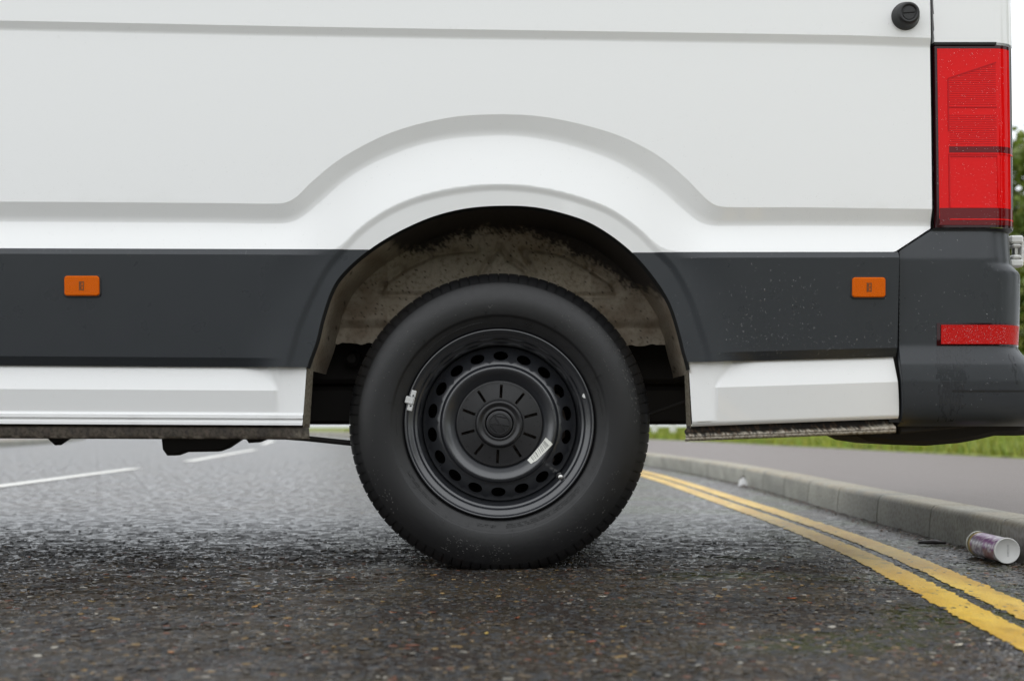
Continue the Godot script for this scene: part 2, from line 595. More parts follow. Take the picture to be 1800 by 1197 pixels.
	mat("kerb_concrete", Color(1, 1, 1), 0.62, {"vc": true, "tex": speck, "scale": 1.2})
	mat("pavement", Color(0.22, 0.192, 0.182), 0.52, {"tex": speck, "scale": 2.2, "bump": fineb, "bump_cm": 0.4, "flat": true, "spec": 0.4})
	mat("grass_soil", Color(0.24, 0.29, 0.05), 0.85, {"tex": mudt, "scale": 0.25})
	mat("grass_blade", Color(1, 1, 1), 0.55, {"vc": true, "back": Color(0.4, 0.5, 0.15)})
	mat("leaf", Color(1, 1, 1), 0.5, {"vc": true, "back": Color(0.5, 0.6, 0.2)})
	mat("bark", Color(0.09, 0.07, 0.055), 0.85, {"tex": mudt, "scale": 2.0})
	mat("fence_white", Color(0.72, 0.72, 0.70), 0.5)
	mat("litter", Color(1, 1, 1), 0.4, {"vc": true})
	mat("tube_wrap", Color(1, 1, 1), 0.3, {"vc": true})

# ------------------------------------------------------------------ ground
var kerb_c := [[-20, 1.15], [0, 1.22], [3.5, 1.268], [4.8, 1.283], [6.2, 1.322], [7.2, 1.33], [8.3, 1.305], [9.3, 1.245], [10.5, 1.155], [14, 0.85], [18.4, 0.42], [22.8, -0.2], [26, -0.85], [35, -3.6], [50, -11.0], [70, -25.0]]
var line_c := [[-20, 0.35], [0, 0.66], [1.9, 0.773], [2.23, 0.793], [2.77, 0.838], [3.3, 0.876], [3.96, 0.897], [5.1, 0.9], [8.3, 0.868], [10.5, 0.745], [14, 0.45], [18.4, 0.02], [22.8, -0.6], [26, -1.25], [35, -4.0], [50, -11.4]]

func road_height(x: float, z: float, gap := 0.008) -> float:
	# gap: distance between neighbouring points; relief finer than that is left to the material
	if gap > 0.2: return 0.0
	var h := 0.0
	if gap < 0.016: h += 0.0021 * clampf(2.0 - gap / 0.008, 0.0, 1.0) * n_fine.get_noise_2d(x, z)
	if gap < 0.045: h += 0.0016 * clampf(2.0 - gap / 0.022, 0.0, 1.0) * n_mid.get_noise_2d(x, z)
	h += 0.0021 * clampf(2.0 - gap / 0.09, 0.0, 1.0) * n_wide.get_noise_2d(x * 0.42, z * 1.15)
	var w := -0.0003 + 0.0019 * n_low.get_noise_2d(x, z)
	return maxf(h, w)

func spread_lines(mid: Array, far_a: float, far_b: float, grow := 1.25) -> Array:
	var out: Array = mid.duplicate()
	var d: float = mid[1] - mid[0]
	var x: float = mid[0]
	while x > far_a:
		d *= grow
		x = maxf(x - d, far_a)
		out.push_front(x)
	d = mid[mid.size() - 1] - mid[mid.size() - 2]
	x = mid[mid.size() - 1]
	while x < far_b:
		d *= grow
		x = minf(x + d, far_b)
		out.append(x)
	return out

func make_ground() -> void:
	var g := MB.new()
	g.sheet([[Vector3(-150, -0.03, -250), Vector3(150, -0.03, -250)], [Vector3(-150, -0.03, 120), Vector3(150, -0.03, 120)]], Vector3.UP)
	structure("ground", g, MT.grass_soil)
	# the road: one sheet, fine where the camera stands close
	var xs := spread_lines(steps(-6.0, -3.0, 0.05) + steps(-3.0, -1.6, 0.022) + steps(-1.6, -1.0, 0.013) + steps(-1.0, 1.0, 0.0095) + steps(1.0, 1.32, 0.013) + [1.32, 1.4], -60.0, 40.0)
	var zf := [1.5]
	while zf[0] > -11.0:
		var dd: float = CZ - zf[0]
		zf.push_front(zf[0] - maxf(0.0068, 0.42 * dd * dd / (FPX * H)))
	var zs := spread_lines(zf, -110.0, 40.0)
	var m := MB.new()
	m.colored = true
	m.flat_uv = true
	var nx := xs.size()
	var hs := PackedFloat32Array()
	hs.resize(nx * zs.size())
	for j in zs.size():
		var sz: float = absf(zs[mini(j + 1, zs.size() - 1)] - zs[maxi(j - 1, 0)]) * 0.5
		for i in nx:
			var sx: float = absf(xs[mini(i + 1, nx - 1)] - xs[maxi(i - 1, 0)]) * 0.5
			hs[j * nx + i] = road_height(xs[i], zs[j], maxf(sx, sz))
	for j in zs.size():
		var j0 := maxi(j - 1, 0)
		var j1 := mini(j + 1, zs.size() - 1)
		for i in nx:
			var i0 := maxi(i - 1, 0)
			var i1 := mini(i + 1, nx - 1)
			var nn := Vector3(-(hs[j * nx + i1] - hs[j * nx + i0]) / (xs[i1] - xs[i0]), 1.0, -(hs[j1 * nx + i] - hs[j0 * nx + i]) / (zs[j1] - zs[j0])).normalized()
			var t := n_low.get_noise_2d(xs[i] * 1.3 + 40.0, zs[j] * 1.3)
			var moss := clampf(n_low.get_noise_2d(xs[i] * 0.6 - 9.0, zs[j] * 0.9 + 3.0) * 1.6, 0.0, 1.0) * sm(0.1, 0.6, xs[i])
			var col := Color(0.040, 0.035, 0.029).lerp(Color(0.062, 0.048, 0.034), clampf(t + 0.4, 0.0, 1.0)).lerp(Color(0.048, 0.058, 0.014), minf(moss * 1.5, 1.0))
			m.v.append(Vector3(xs[i], hs[j * nx + i], zs[j]))
			m.n.append(nn)
			m.c.append(col)
	for j in zs.size() - 1:
		for i in nx - 1:
			var a := j * nx + i
			m.ix.append_array([a, a + 1, a + nx + 1, a, a + nx + 1, a + nx])
	structure("road", m, MT.asphalt)

	# loose-looking chippings bound in the surface
	var mm := MultiMesh.new()
	mm.transform_format = MultiMesh.TRANSFORM_3D
	mm.use_colors = true
	mm.mesh = pebble()
	var count := 52000
	mm.instance_count = count
	for k in count:
		var z := 1.46 - (1.75 + 1.9 * rng.randf() * rng.randf()) * rng.randf()
		var x := rng.randf_range(-1.0, 1.0) * (0.25 + 0.43 * (CZ - z))
		var r := 0.0022 + 0.0065 * pow(rng.randf(), 2.6)
		var b := Basis(Vector3.UP, rng.randf() * TAU).rotated(Vector3.RIGHT, rng.randf_range(-0.12, 0.12)).scaled_local(Vector3(r * rng.randf_range(0.8, 1.5), minf(r * rng.randf_range(0.25, 0.45), 0.0018), r * rng.randf_range(0.7, 1.1)))
		mm.set_instance_transform(k, Transform3D(b, Vector3(x, road_height(x, z) - 0.0003, z)))
		var q := rng.randf()
		var f := rng.randf_range(0.6, 1.3)
		var c := Color(0.045, 0.046, 0.048)
		if q > 0.55: c = Color(0.072, 0.062, 0.05)
		if q > 0.80: c = Color(0.11, 0.085, 0.06)
		if q > 0.92: c = Color(0.12, 0.052, 0.032)
		if q > 0.955: c = Color(0.21, 0.14, 0.06)
		if q > 0.985: c = Color(0.30, 0.28, 0.24)
		var yl := x - cr(line_c, CZ - z)
		if yl > -0.005 and yl < 0.185: c = Color(0.05, 0.05, 0.05)
		mm.set_instance_color(k, Color(c.r * f, c.g * f, c.b * f))
	var ch := MultiMeshInstance3D.new()
	ch.name = "chippings"
	ch.multimesh = mm
	ch.material_override = MT.stone
	add_child(ch)
	stuff(ch, "mixed grey, brown and tan chippings bound in the wet road surface", "chippings")

	# grit washed along the foot of the kerb
	var gm := MultiMesh.new()
	gm.transform_format = MultiMesh.TRANSFORM_3D
	gm.use_colors = true
	gm.mesh = mm.mesh
	gm.instance_count = 1500
	for k in 1500:
		var gd := 2.9 + 9.0 * rng.randf() * rng.randf()
		var gx := cr(kerb_c, gd) - 0.004 - 0.075 * pow(rng.randf(), 3.0)
		var gr := rng.randf_range(0.0015, 0.005)
		gm.set_instance_transform(k, Transform3D(Basis(Vector3.UP, rng.randf() * TAU).scaled_local(Vector3(gr * 1.4, gr * 0.5, gr)), Vector3(gx, road_height(gx, CZ - gd) + gr * 0.2, CZ - gd)))
		var gc: Color = [Color(0.035, 0.028, 0.02), Color(0.07, 0.05, 0.035), Color(0.12, 0.06, 0.035), Color(0.10, 0.09, 0.075)][rng.randi() % 4]
		gm.set_instance_color(k, gc)
	var gi := MultiMeshInstance3D.new()
	gi.name = "gutter_grit"
	gi.multimesh = gm
	gi.material_override = MT.stone
	add_child(gi)
	stuff(gi, "dark grit washed along the foot of the kerb", "grit")

	# double yellow line
	for k in 2:
		var off := 0.105 * k
		var y := MB.new()
		y.colored = true
		y.flat_uv = true
		var ds := steps(0.4, 5.2, 0.011) + steps(5.2, 12.0, 0.08) + steps(12.0, 48.0, 0.5)
		var rows := []
		for d in ds:
			var x0: float = cr(line_c, d) + off
			var z: float = CZ - d
			var row := []
			var rag: float = 0.0045 if d < 5.2 else 0.0
			var e0 := rag * (n_mid.get_noise_2d(z * 1.1, k * 7.0) + 0.7 * n_fine.get_noise_2d(z * 1.2, k * 3.0))
			var e1 := rag * (n_mid.get_noise_2d(z * 1.1 + 31.0, k * 7.0) + 0.7 * n_fine.get_noise_2d(z * 1.2 + 11.0, k * 3.0))
			for i in 11:
				var x := lerpf(x0 + e0, x0 + 0.075 + e1, i / 10.0)
				row.append(Vector3(x, 0.0023 + road_height(x, z, 0.008 if d < 5.2 else 1.0) * 0.7, z))
			rows.append(row)
		var cols := []
		for row in rows:
			var cl := []
			for p in row:
				var w := clampf(0.5 + 0.8 * n_low.get_noise_2d(p.x * 3.0, p.z * 0.8) + 0.35 * n_mid.get_noise_2d(p.x, p.z * 0.4), 0.0, 1.0)
				var wear := clampf(n_mid.get_noise_2d(p.x * 0.9 + 50.0, p.z * 0.5) * 1.5 - 0.72, 0.0, 1.0)
				cl.append(Color(0.62, 0.36, 0.02).lerp(Color(0.80, 0.53, 0.07), w).lerp(Color(0.30, 0.20, 0.05), wear))
			cols.append(cl)
		y.sheet(rows, Vector3.UP, cols)
		structure("yellow_line", y, MT.yellow_paint, "worn yellow line further from the kerb" if k == 0 else "worn yellow line closer to the kerb")

	# dashes of the centre line
	for dsh in [[5.2, 9.9, -2.79, -2.98], [11.75, 17.6, -3.05, -3.62], [22.3, 28.0, -4.45, -5.35], [31.0, 36.0, -6.3, -7.9]]:
		var w := MB.new()
		w.flat_uv = true
		var rows := []
		for i in 9:
			var t := i / 8.0
			var d: float = lerpf(dsh[0], dsh[1], t)
			var x: float = lerpf(dsh[2], dsh[3], t)
			rows.append([Vector3(x - 0.06, 0.0045, CZ - d), Vector3(x + 0.06, 0.0045, CZ - d)])
		w.sheet(rows, Vector3.UP)
		structure("centre_line_dash", w, MT.white_marking, "white dash of the road's centre line")

	# kerb on the van's tail side, stone by stone
	var kerb := Node3D.new()
	kerb.name = "kerb"
	add_child(kerb)
	kerb.set_meta("kind", "structure")
	var d := 1.55
	var i := 0
	while d < 24.0:
		var len := 0.565
		var a := Vector3(cr(kerb_c, d + 0.004), 0, CZ - d - 0.004)
		var b := Vector3(cr(kerb_c, d + len - 0.004), 0, CZ - d - len + 0.004)
		var k := MB.new()
		k.colored = true
		var tone := rng.randf_range(0.85, 1.1)
		kerb_stone(k, a, b, Color(0.30 * tone, 0.30 * tone, 0.265 * tone))
		put("kerb_stone", k, MT.kerb_concrete, kerb)
		d += len
		i += 1
	var kr := MB.new()
	kr.colored = true
	for e in [[-12.0, 1.53, 2.0], [24.03, 60.0, 1.5]]:
		var q: float = e[0]
		while q < e[1]:
			var q2: float = minf(q + e[2], e[1])
			kerb_stone(kr, Vector3(cr(kerb_c, q), 0, CZ - q), Vector3(cr(kerb_c, q2), 0, CZ - q2), Color(0.30, 0.30, 0.265))
			q = q2
	stuff(put("kerb_run", kr, MT.kerb_concrete, kerb))
	# far kerb, pavements and verges
	var fk := MB.new()
	fk.colored = true
	var q := -12.0
	while q < 60.0:
		kerb_stone(fk, Vector3(cr(kerb_c, q) - 8.4, 0, CZ - q), Vector3(cr(kerb_c, q + 1.5) - 8.4, 0, CZ - q - 1.5), Color(0.30, 0.30, 0.265), -1.0)
		q += 1.5
	structure("far_kerb", fk, MT.kerb_concrete)
	for side in [1.0, -1.0]:
		var pv := MB.new()
		pv.flat_uv = true
		var vg := MB.new()
		var r1 := []
		var r2 := []
		for s in steps(-30.0, 90.0, 0.75):
			var x: float = cr(kerb_c, s) - (8.4 if side < 0 else 0.0)
			var y := 0.1
			r1.append([Vector3(x + side * 0.12, y - 0.1, CZ - s), Vector3(x + side * 0.125, y - 0.004, CZ - s), Vector3(x + side * 1.3, y + 0.01, CZ - s), Vector3(x + side * 2.45, y, CZ - s), Vector3(x + side * 2.46, y - 0.1, CZ - s)])
			r2.append([Vector3(x + side * 2.44, y - 0.1, CZ - s), Vector3(x + side * 2.44, y + 0.012, CZ - s), Vector3(x + side * 4.0, y + 0.03, CZ - s), Vector3(x + side * 12.0, y + 0.12, CZ - s), Vector3(x + side * 60.0, y + 0.2, CZ - s)])
		pv.sheet(r1, Vector3.UP)
		vg.sheet(r2, Vector3.UP)
		structure("pavement", pv, MT.pavement)
		structure("verge", vg, MT.grass_soil)

func kerb_stone(k: MB, a: Vector3, b: Vector3, col: Color, side := 1.0) -> void:
	# section: front face leaning back a little, bullnosed top edge
	var sec := [[0.0, -0.05], [0.0, 0.03], [0.006, 0.082], [0.010, 0.092], [0.018, 0.099], [0.03, 0.101], [0.118, 0.101], [0.1219, 0.101], [0.122, 0.0999], [0.124, 0.0]]
	var t := (b - a).normalized()
	var w := Vector3(-t.z, 0, t.x) * side
	var rows := []
	var cols := []
	for s in 7:
		var p := a.lerp(b, s / 6.0)
		var row := []
		var cl := []
		for q in sec:
			row.append(p + w * q[0] + Vector3.UP * q[1])
			var f: float = 1.0 + 0.28 * n_low.get_noise_3d(p.z * 2.5, q[1] * 7.0, p.x)
			var c := Color(col.r * f, col.g * f, col.b * f)
			if q[1] > 0.09: c = c.lerp(Color(0.40, 0.33, 0.22), 0.45 + 0.4 * n_low.get_noise_2d(p.z * 3.0, 1.0))
			cl.append(c)
		rows.append(row)
		cols.append(cl)
	var f0 := k.v.size()
	k.sheet(rows, w * -1.0 + Vector3.UP, cols)
	# front faces must not be turned by the helper's single direction: all of these look up or to the road
	for e in [[a, -t], [b, t]]:
		var pts := []
		for q in sec: pts.append(e[0] + w * q[0] + Vector3.UP * q[1])
		k.face(pts, e[1], col)

func pebble() -> ArrayMesh:
	var m := MB.new()
	var r := RandomNumberGenerator.new()
	r.seed = 5
	var rings := [[0.0, 1.0], [0.62, 0.72], [0.98, 0.1], [0.8, -0.6]]
	var seg := 7
	var first := []
	for q in rings:
		var row := []
		for k in seg:
			var a := TAU * k / seg
			var s := r.randf_range(0.82, 1.15)
			var p := Vector3(cos(a) * q[0] * s, q[1] * r.randf_range(0.85, 1.1), sin(a) * q[0] * s)
			row.append(m.vert(p, Vector3(p.x, p.y * 1.4 + 0.15, p.z).normalized()))
		first.append(row)
	for j in rings.size() - 1:
		for k in seg:
			m.quad(first[j][k], first[j][(k + 1) % seg], first[j + 1][(k + 1) % seg], first[j + 1][k])
	return m.mesh()

# ------------------------------------------------------------------ van
var van: Node3D

func make_van() -> void:
	van = thing("van", Vector3(-1.75, 0.0, -0.95), "white panel van with dark grey lower cladding and a black steel wheel", "van")
	make_side()
	make_arch()
	make_tail()
	make_under()
	make_shell()
	var w := make_wheel()
	van.add_child(w)
	w.position = Vector3(WX, WY, 0.0) - van.position
	for p in [[Vector3(WX, WY, -1.86), PI], [Vector3(WX - 3.64, WY, 0.0), 0.0], [Vector3(WX - 3.64, WY, -1.86), PI]]:
		var c := w.duplicate()
		van.add_child(c, true)
		c.position = p[0] - van.position
		c.rotation.y = p[1]
	make_drops()

func make_side() -> void:
	var us := [-2400.0, -2000.0, -1500.0, -1100.0, -800.0, -600.0, -450.0, -350.0] + steps(-260.0, 0.0, 20.0) + steps(0.0, 460.0, 10.0) + steps(460.0, 1300.0, 4.0) + steps(1300.0, 1620.0, 8.0) + steps(1620.0, 1660.0, 4.0)
	var rear := func(u: float, v: float) -> float:
		return 1639.5 - u if v < 400.0 else 1639.5 - (v - 400.0) * 1.56 - u
	var m0 := func(u: float) -> Array:
		var av := cr(cA, u)
		var bv := cr(cB, u)
		var cv := cr(cC, u)
		return [-780.0, -740.0, av - 40.0, av - 1.2, av, av + 10.9, av + 17.0, lerpf(av, bv, 0.5), bv - 1.2, bv, lerpf(bv, cv, 0.64), cv, lerpf(cv, 446.0, 0.25), 446.0]
	var white := field(us, m0, [2, 8, 6, 1, 4, 4, 6, 6, 1, 5, 7, 22, 66], 0, func(u, v): return minf(minf(clad_top(u) + 1.0 - v, arch_gap(u, v)), rear.call(u, v)))
	put("side_panel", white, MT.white_paint, van)
	var m1 := func(u: float) -> Array:
		var ct := clad_top(u)
		var cb := clad_bot(u)
		return [ct, ct + 9.8, ct + 11.0, cb - 16.2, cb - 15.0, cb]
	var grey := field(us, m1, [4, 1, 44, 1, 6], 1, func(u, v): return minf(arch_gap(u, v), 1576.0 - u))
	put("side_cladding", grey, MT.grey_plastic, van)
	var m2 := func(u: float) -> Array:
		var cb := clad_bot(u)
		var h := sill_bot(u) - cb
		return [cb - 5.0, cb, cb + 0.40 * h, cb + 0.41 * h, cb + 0.80 * h, cb + 0.84 * h, cb + 0.88 * h, cb + 0.90 * h, cb + 0.93 * h, cb + h]
	var sc := [2, 14, 1, 14, 6, 3, 3, 3, 5]
	var sl := field(us, m2, sc, 2, func(u, v): return 538.0 - (v - 648.0) * 0.07 - u)
	put("sill", sl, MT.white_paint, van)
	var sr := field(us, m2, sc, 2, func(u, v): return minf(u - 1211.0 - (v - 637.0) * 0.06, 1573.0 + 9.0 * sin(clampf((v - 628.0) / 110.0, 0.0, 1.0) * 1.57) - u))
	put("sill", sr, MT.white_paint, van)
	# seams behind the panel joints
	var seam := MB.new()
	seam.box(bp(1642.0, -180.0, -0.040), Vector3(0.02, 1.52, 0.01))
	seam.box(bp(1580.0, 590.0, -0.020), Vector3(0.034, 0.40, 0.01))
	put("panel_seal", seam, MT.seal, van)
	# side markers
	for c in [Vector2(149.0, 504.5), Vector2(1523.0, 507.0)]:
		var root := Node3D.new()
		root.name = "side_marker"
		van.add_child(root, true)
		var z := relief(c.x, c.y, 1)
		root.position = bp(c.x, c.y, z) - van.position
		root.rotation.x = 0.035
		var hw := 33.0 * S if c.x < 900.0 else 31.5 * S
		var hh := 19.8 * S
		var fr := MB.new()
		fr.prism(round_rect(hw, hh, 0.009), -0.003, 0.0022, 0.001)
		local("gasket", fr, MT.black_plastic, root)
		var ln := MB.new()
		ln.prism(round_rect(hw - 0.0032, hh - 0.0032, 0.007), -0.002, 0.0062, 0.0022)
		local("lens", ln, MT.amber, root)
		var bd := MB.new()
		for sx in [-1.0, 1.0]:
			bd.box(Vector3(sx * 0.0045, 0.0, 0.0064), Vector3(0.0022, 0.021, 0.0008))
		for sy in [-1.0, 0.0, 1.0]:
			bd.box(Vector3(0.0, sy * 0.0088, 0.0063), Vector3(0.0095, 0.0022, 0.0007))
		bd.box(Vector3(-0.002, 0.0045, 0.0062), Vector3(0.004, 0.005, 0.0006))
		bd.box(Vector3(-0.002, -0.0045, 0.0062), Vector3(0.004, 0.005, 0.0006))
		local("lamp_board", bd, MT.amber_dark, root)
	# round black door stop
	var kn := Node3D.new()
	kn.name = "door_stop"
	van.add_child(kn)
	kn.position = bp(1595.0, 26.0, relief(1595.0, 26.0, 0)) - van.position
	var kb := MB.new()
	kb.lathe([[0.0325, -0.004], [0.0325, 0.004], [0.030, 0.010], [0.0265, 0.022], [0.0245, 0.028], [0.0215, 0.0305], [0.0180, 0.0300], [0.0165, 0.0270, 1], [0.0, 0.0270]], 48, Vector3.ZERO, -1.0)
	local("rubber_body", kb, MT.black_plastic, kn)
	var ks := MB.new()
	var halfd := PackedVector2Array()
	for k in 17:
		var a := PI * k / 16.0
		halfd.append(Vector2(cos(a), sin(a)) * 0.0145)
	ks.prism(halfd, 0.026, 0.0292, 0.0008)
	var low := PackedVector2Array()
	for p in halfd: low.append(Vector2(p.x, -p.y - 0.0016))
	ks.prism(low, 0.026, 0.0285, 0.0008)
	var so := local("slotted_cap", ks, MT.black_plastic, kn)
	so.rotation.z = 0.08

func round_rect(hw: float, hh: float, r: float, seg := 5) -> PackedVector2Array:
	var o := PackedVector2Array()
	for q in [[1, 1, 0.0], [-1, 1, PI / 2], [-1, -1, PI], [1, -1, PI * 1.5]]:
		for k in seg + 1:
			var a: float = q[2] + PI / 2 * k / seg
			o.append(Vector2(q[0] * (hw - r) + cos(a) * r, q[1] * (hh - r) + sin(a) * r))
	return o

func seg_dist(p: Vector2, a: Vector2, b: Vector2) -> float:
	var d := b - a
	var t := clampf((p - a).dot(d) / d.length_squared(), 0.0, 1.0)
	return (p - a - d * t).length()

# the wheel house: a tunnel from the arch's edge inwards and the inner wall with its pressed shapes
const LINER_Z := -0.245
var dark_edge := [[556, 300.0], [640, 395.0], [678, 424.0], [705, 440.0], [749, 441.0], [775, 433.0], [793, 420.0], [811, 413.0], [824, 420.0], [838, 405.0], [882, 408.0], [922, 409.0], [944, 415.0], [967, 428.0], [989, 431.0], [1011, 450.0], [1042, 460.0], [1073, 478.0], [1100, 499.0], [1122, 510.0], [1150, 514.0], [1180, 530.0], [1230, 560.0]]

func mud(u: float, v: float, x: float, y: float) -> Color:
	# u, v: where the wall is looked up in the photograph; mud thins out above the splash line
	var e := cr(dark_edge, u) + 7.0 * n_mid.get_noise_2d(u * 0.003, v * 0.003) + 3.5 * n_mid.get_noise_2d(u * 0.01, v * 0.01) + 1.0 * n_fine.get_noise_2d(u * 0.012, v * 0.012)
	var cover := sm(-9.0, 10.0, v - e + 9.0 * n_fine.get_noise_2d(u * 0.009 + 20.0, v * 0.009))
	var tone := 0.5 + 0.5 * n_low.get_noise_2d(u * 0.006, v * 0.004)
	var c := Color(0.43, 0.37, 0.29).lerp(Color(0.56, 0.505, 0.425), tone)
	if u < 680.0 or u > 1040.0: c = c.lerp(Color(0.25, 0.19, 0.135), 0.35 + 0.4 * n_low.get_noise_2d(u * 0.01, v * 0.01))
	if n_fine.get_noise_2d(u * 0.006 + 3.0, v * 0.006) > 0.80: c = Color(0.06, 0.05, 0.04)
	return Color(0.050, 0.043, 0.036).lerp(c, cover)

func make_arch() -> void:
	var inner := MB.new()
	inner.colored = true
	var k := (CZ - LINER_Z) / FPX
	var lines := [[[669, 515], [673, 500], [709, 473], [758, 449], [800, 441], [838, 439]], [[669, 518], [820, 521], [935, 521], [1080, 520]], [[844, 482], [860, 455], [878, 433], [895, 455], [918, 470], [935, 490]], [[918, 438], [950, 438], [989, 446], [1033, 469], [1078, 500], [1085, 517]], [[918, 438], [928, 460], [940, 482]]]
	var rows := []
	var cols := []
	for v in steps(392.0, 612.0, 2.6):
		var row := []
		var cl := []
		for u in steps(540.0, 1216.0, 2.8):
			var z := LINER_Z
			for l in lines:
				for i in l.size() - 1:
					var dd := seg_dist(Vector2(u, v), Vector2(l[i][0], l[i][1]), Vector2(l[i + 1][0], l[i + 1][1]))
					if dd < 14.0: z -= 0.013 * exp(-dd * dd / 22.0)
			if u < 720.0 or u > 1060.0:
				z += 0.010 * exp(-pow((v - 560.0) / 9.0, 2.0)) - 0.008 * exp(-pow((v - 578.0) / 6.0, 2.0))
				z += 0.008 * sm(582.0, 596.0, v)
			var vv := minf(v, 604.5 + 3.0 * n_mid.get_noise_2d(u * 0.002, 1.0) + (3.0 if u > 900.0 else 0.0))
			row.append(Vector3((u - 900.0) * k, H + (VH - vv) * k, z))
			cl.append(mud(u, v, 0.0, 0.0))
		rows.append(row)
		cols.append(cl)
	inner.sheet(rows, Vector3.BACK, cols)
	# tunnel, following the arch's outline at its true depth
	var trows := []
	var tcols := []
	for a in steps(10.0, 170.0, 1.0):
		var row := []
		var cl := []
		var r := polar(tF, a)
		for j in 15:
			var t := j / 14.0
			var uu := AX + cos(deg_to_rad(a)) * (r + 2.0 + 4.0 * sin(t * PI))
			var vv := AY - sin(deg_to_rad(a)) * (r + 2.0 + 4.0 * sin(t * PI))
			var z := lerpf(ZP + 0.003, LINER_Z - 0.004, t)
			row.append(Vector3((uu - 900.0) * S, H + (VH - vv) * S, z))
			var kk := S / ((CZ - z) / FPX)
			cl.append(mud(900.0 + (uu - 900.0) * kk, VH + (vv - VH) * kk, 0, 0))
		trows.append(row)
		tcols.append(cl)
	# inward facing: toward the wheel
	var tn := MB.new()
	tn.colored = true
	var f := 0
	for i in trows.size():
		for j in 15:
			var d: Vector3 = Vector3(WX, WY, 0) - trows[i][j]
			d.z = 0
			tn.vert(trows[i][j], d.normalized(), tcols[i][j])
	for i in trows.size() - 1:
		for j in 14:
			tn.quad(i * 15 + j, i * 15 + j + 1, (i + 1) * 15 + j + 1, (i + 1) * 15 + j)
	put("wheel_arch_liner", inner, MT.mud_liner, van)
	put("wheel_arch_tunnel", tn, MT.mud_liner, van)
	# thin dark edge flange of the arch
	var fl := MB.new()
	var fr := []
	for a in steps(11.0, 169.5, 0.8):
		var r := polar(tF, a)
		var row := []
		for e in [[1.2, 0.004], [-0.5, 0.002], [-3.0, -0.004], [-3.2, -0.014]]:
			row.append(bp(AX + cos(deg_to_rad(a)) * (r + e[0]), AY - sin(deg_to_rad(a)) * (r + e[0]), e[1]))
		fr.append(row)
	fl.sheet(fr, Vector3.BACK)
	put("arch_edge_flange", fl, MT.seal, van)
	# muddy ends of the sills, turned in towards the wheel
	for e in [[[538, 640, 531, 752], [553, 610, 544, 752]], [[1210, 632, 1216, 752], [1202, 618, 1207, 752]]]:
		var m := MB.new()
		m.colored = true
		var rws := []
		var cls := []
		for i in 28:
			var t := i / 27.0
			var p := bp(lerpf(e[0][0], e[0][2], t), lerpf(e[0][1], e[0][3], t), -0.004)
			var q := px(lerpf(e[1][0], e[1][2], t), lerpf(e[1][1], e[1][3], t), -0.03)
			var row := []
			var cl := []
			for j in 7:
				row.append(p.lerp(q, j / 6.0) + Vector3(0, 0, 0.004 * sin(j / 6.0 * PI)))
				var w := 0.5 + 0.5 * n_mid.get_noise_2d(t * 2.0, j * 0.03)
				cl.append(Color(0.23, 0.205, 0.16).lerp(Color(0.38, 0.35, 0.29), w))
			rws.append(row)
			cls.append(cl)
		m.sheet(rws, Vector3.BACK, cls)
		put("sill_end", m, MT.sill_flange, van)

# ------------------------------------------------------------------ tail: rounded rear corner
func tail_u(v: float) -> float:
	if v < 74.0: return 1799.0
	if v < 404.0: return 1798.0 - (v - 74.0) * 0.006
	return cr([[404, 1798.0], [455, 1798.5], [462, 1800.0], [470, 1808.0], [478, 1814.5], [500, 1815.5], [566, 1815.0], [606, 1813.0], [611, 1813.0], [640, 1834.0], [680, 1850.0], [735, 1855.0], [760, 1845.0]], v)

func tail_z(u: float, v: float) -> float:
	var z := 0.0
	if v < 404.0: z = lean(v) + 0.002
	else: z = cr([[404, -0.004], [452, 0.006], [456, 0.0065], [600, 0.002], [612, 0.003], [636, 0.012], [640, 0.0135], [668, 0.016], [672, 0.016], [700, 0.012], [722, 0.005], [736, -0.006], [744, -0.022], [752, -0.05]], v)
	var r := 46.0 if v < 404.0 else 70.0
	var x := u - (tail_u(v) - r)
	if x > 0.0: z -= (r - sqrt(maxf(r * r - x * x, 0.0))) * S
	return z

func tail_patch(u0: float, u1: float, v0: float, v1: float, off: float, du := 5.0, dv := 6.0) -> MB:
	var m := MB.new()
	var rows := []
	var nv := maxi(2, int(absf(v1 - v0) / dv) + 1)
	var nu := maxi(2, int(absf(u1 - u0) / du) + 1)
	for j in nv:
		var v := lerpf(v0, v1, float(j) / (nv - 1))
		var row := []
		for i in nu:
			var u := lerpf(u0, u1, float(i) / (nu - 1))
			row.append(bp(u, v, tail_z(u, v) + off))
		rows.append(row)
	m.sheet(rows, Vector3.BACK)
	# edges, so that the patch has thickness
	for e in [[0, Vector3.UP], [nv - 1, Vector3.DOWN]]:
		for i in nu - 1:
			var a: Vector3 = rows[e[0]][i]
			var b: Vector3 = rows[e[0]][i + 1]
			m.face([a, b, b - Vector3(0, 0, 0.004), a - Vector3(0, 0, 0.004)], e[1])
	for e in [[0, Vector3.LEFT], [nu - 1, Vector3.RIGHT]]:
		for j in nv - 1:
			var a: Vector3 = rows[j][e[0]]
			var b: Vector3 = rows[j + 1][e[0]]
			m.face([a, b, b - Vector3(0, 0, 0.004), a - Vector3(0, 0, 0.004)], e[1])
	return m

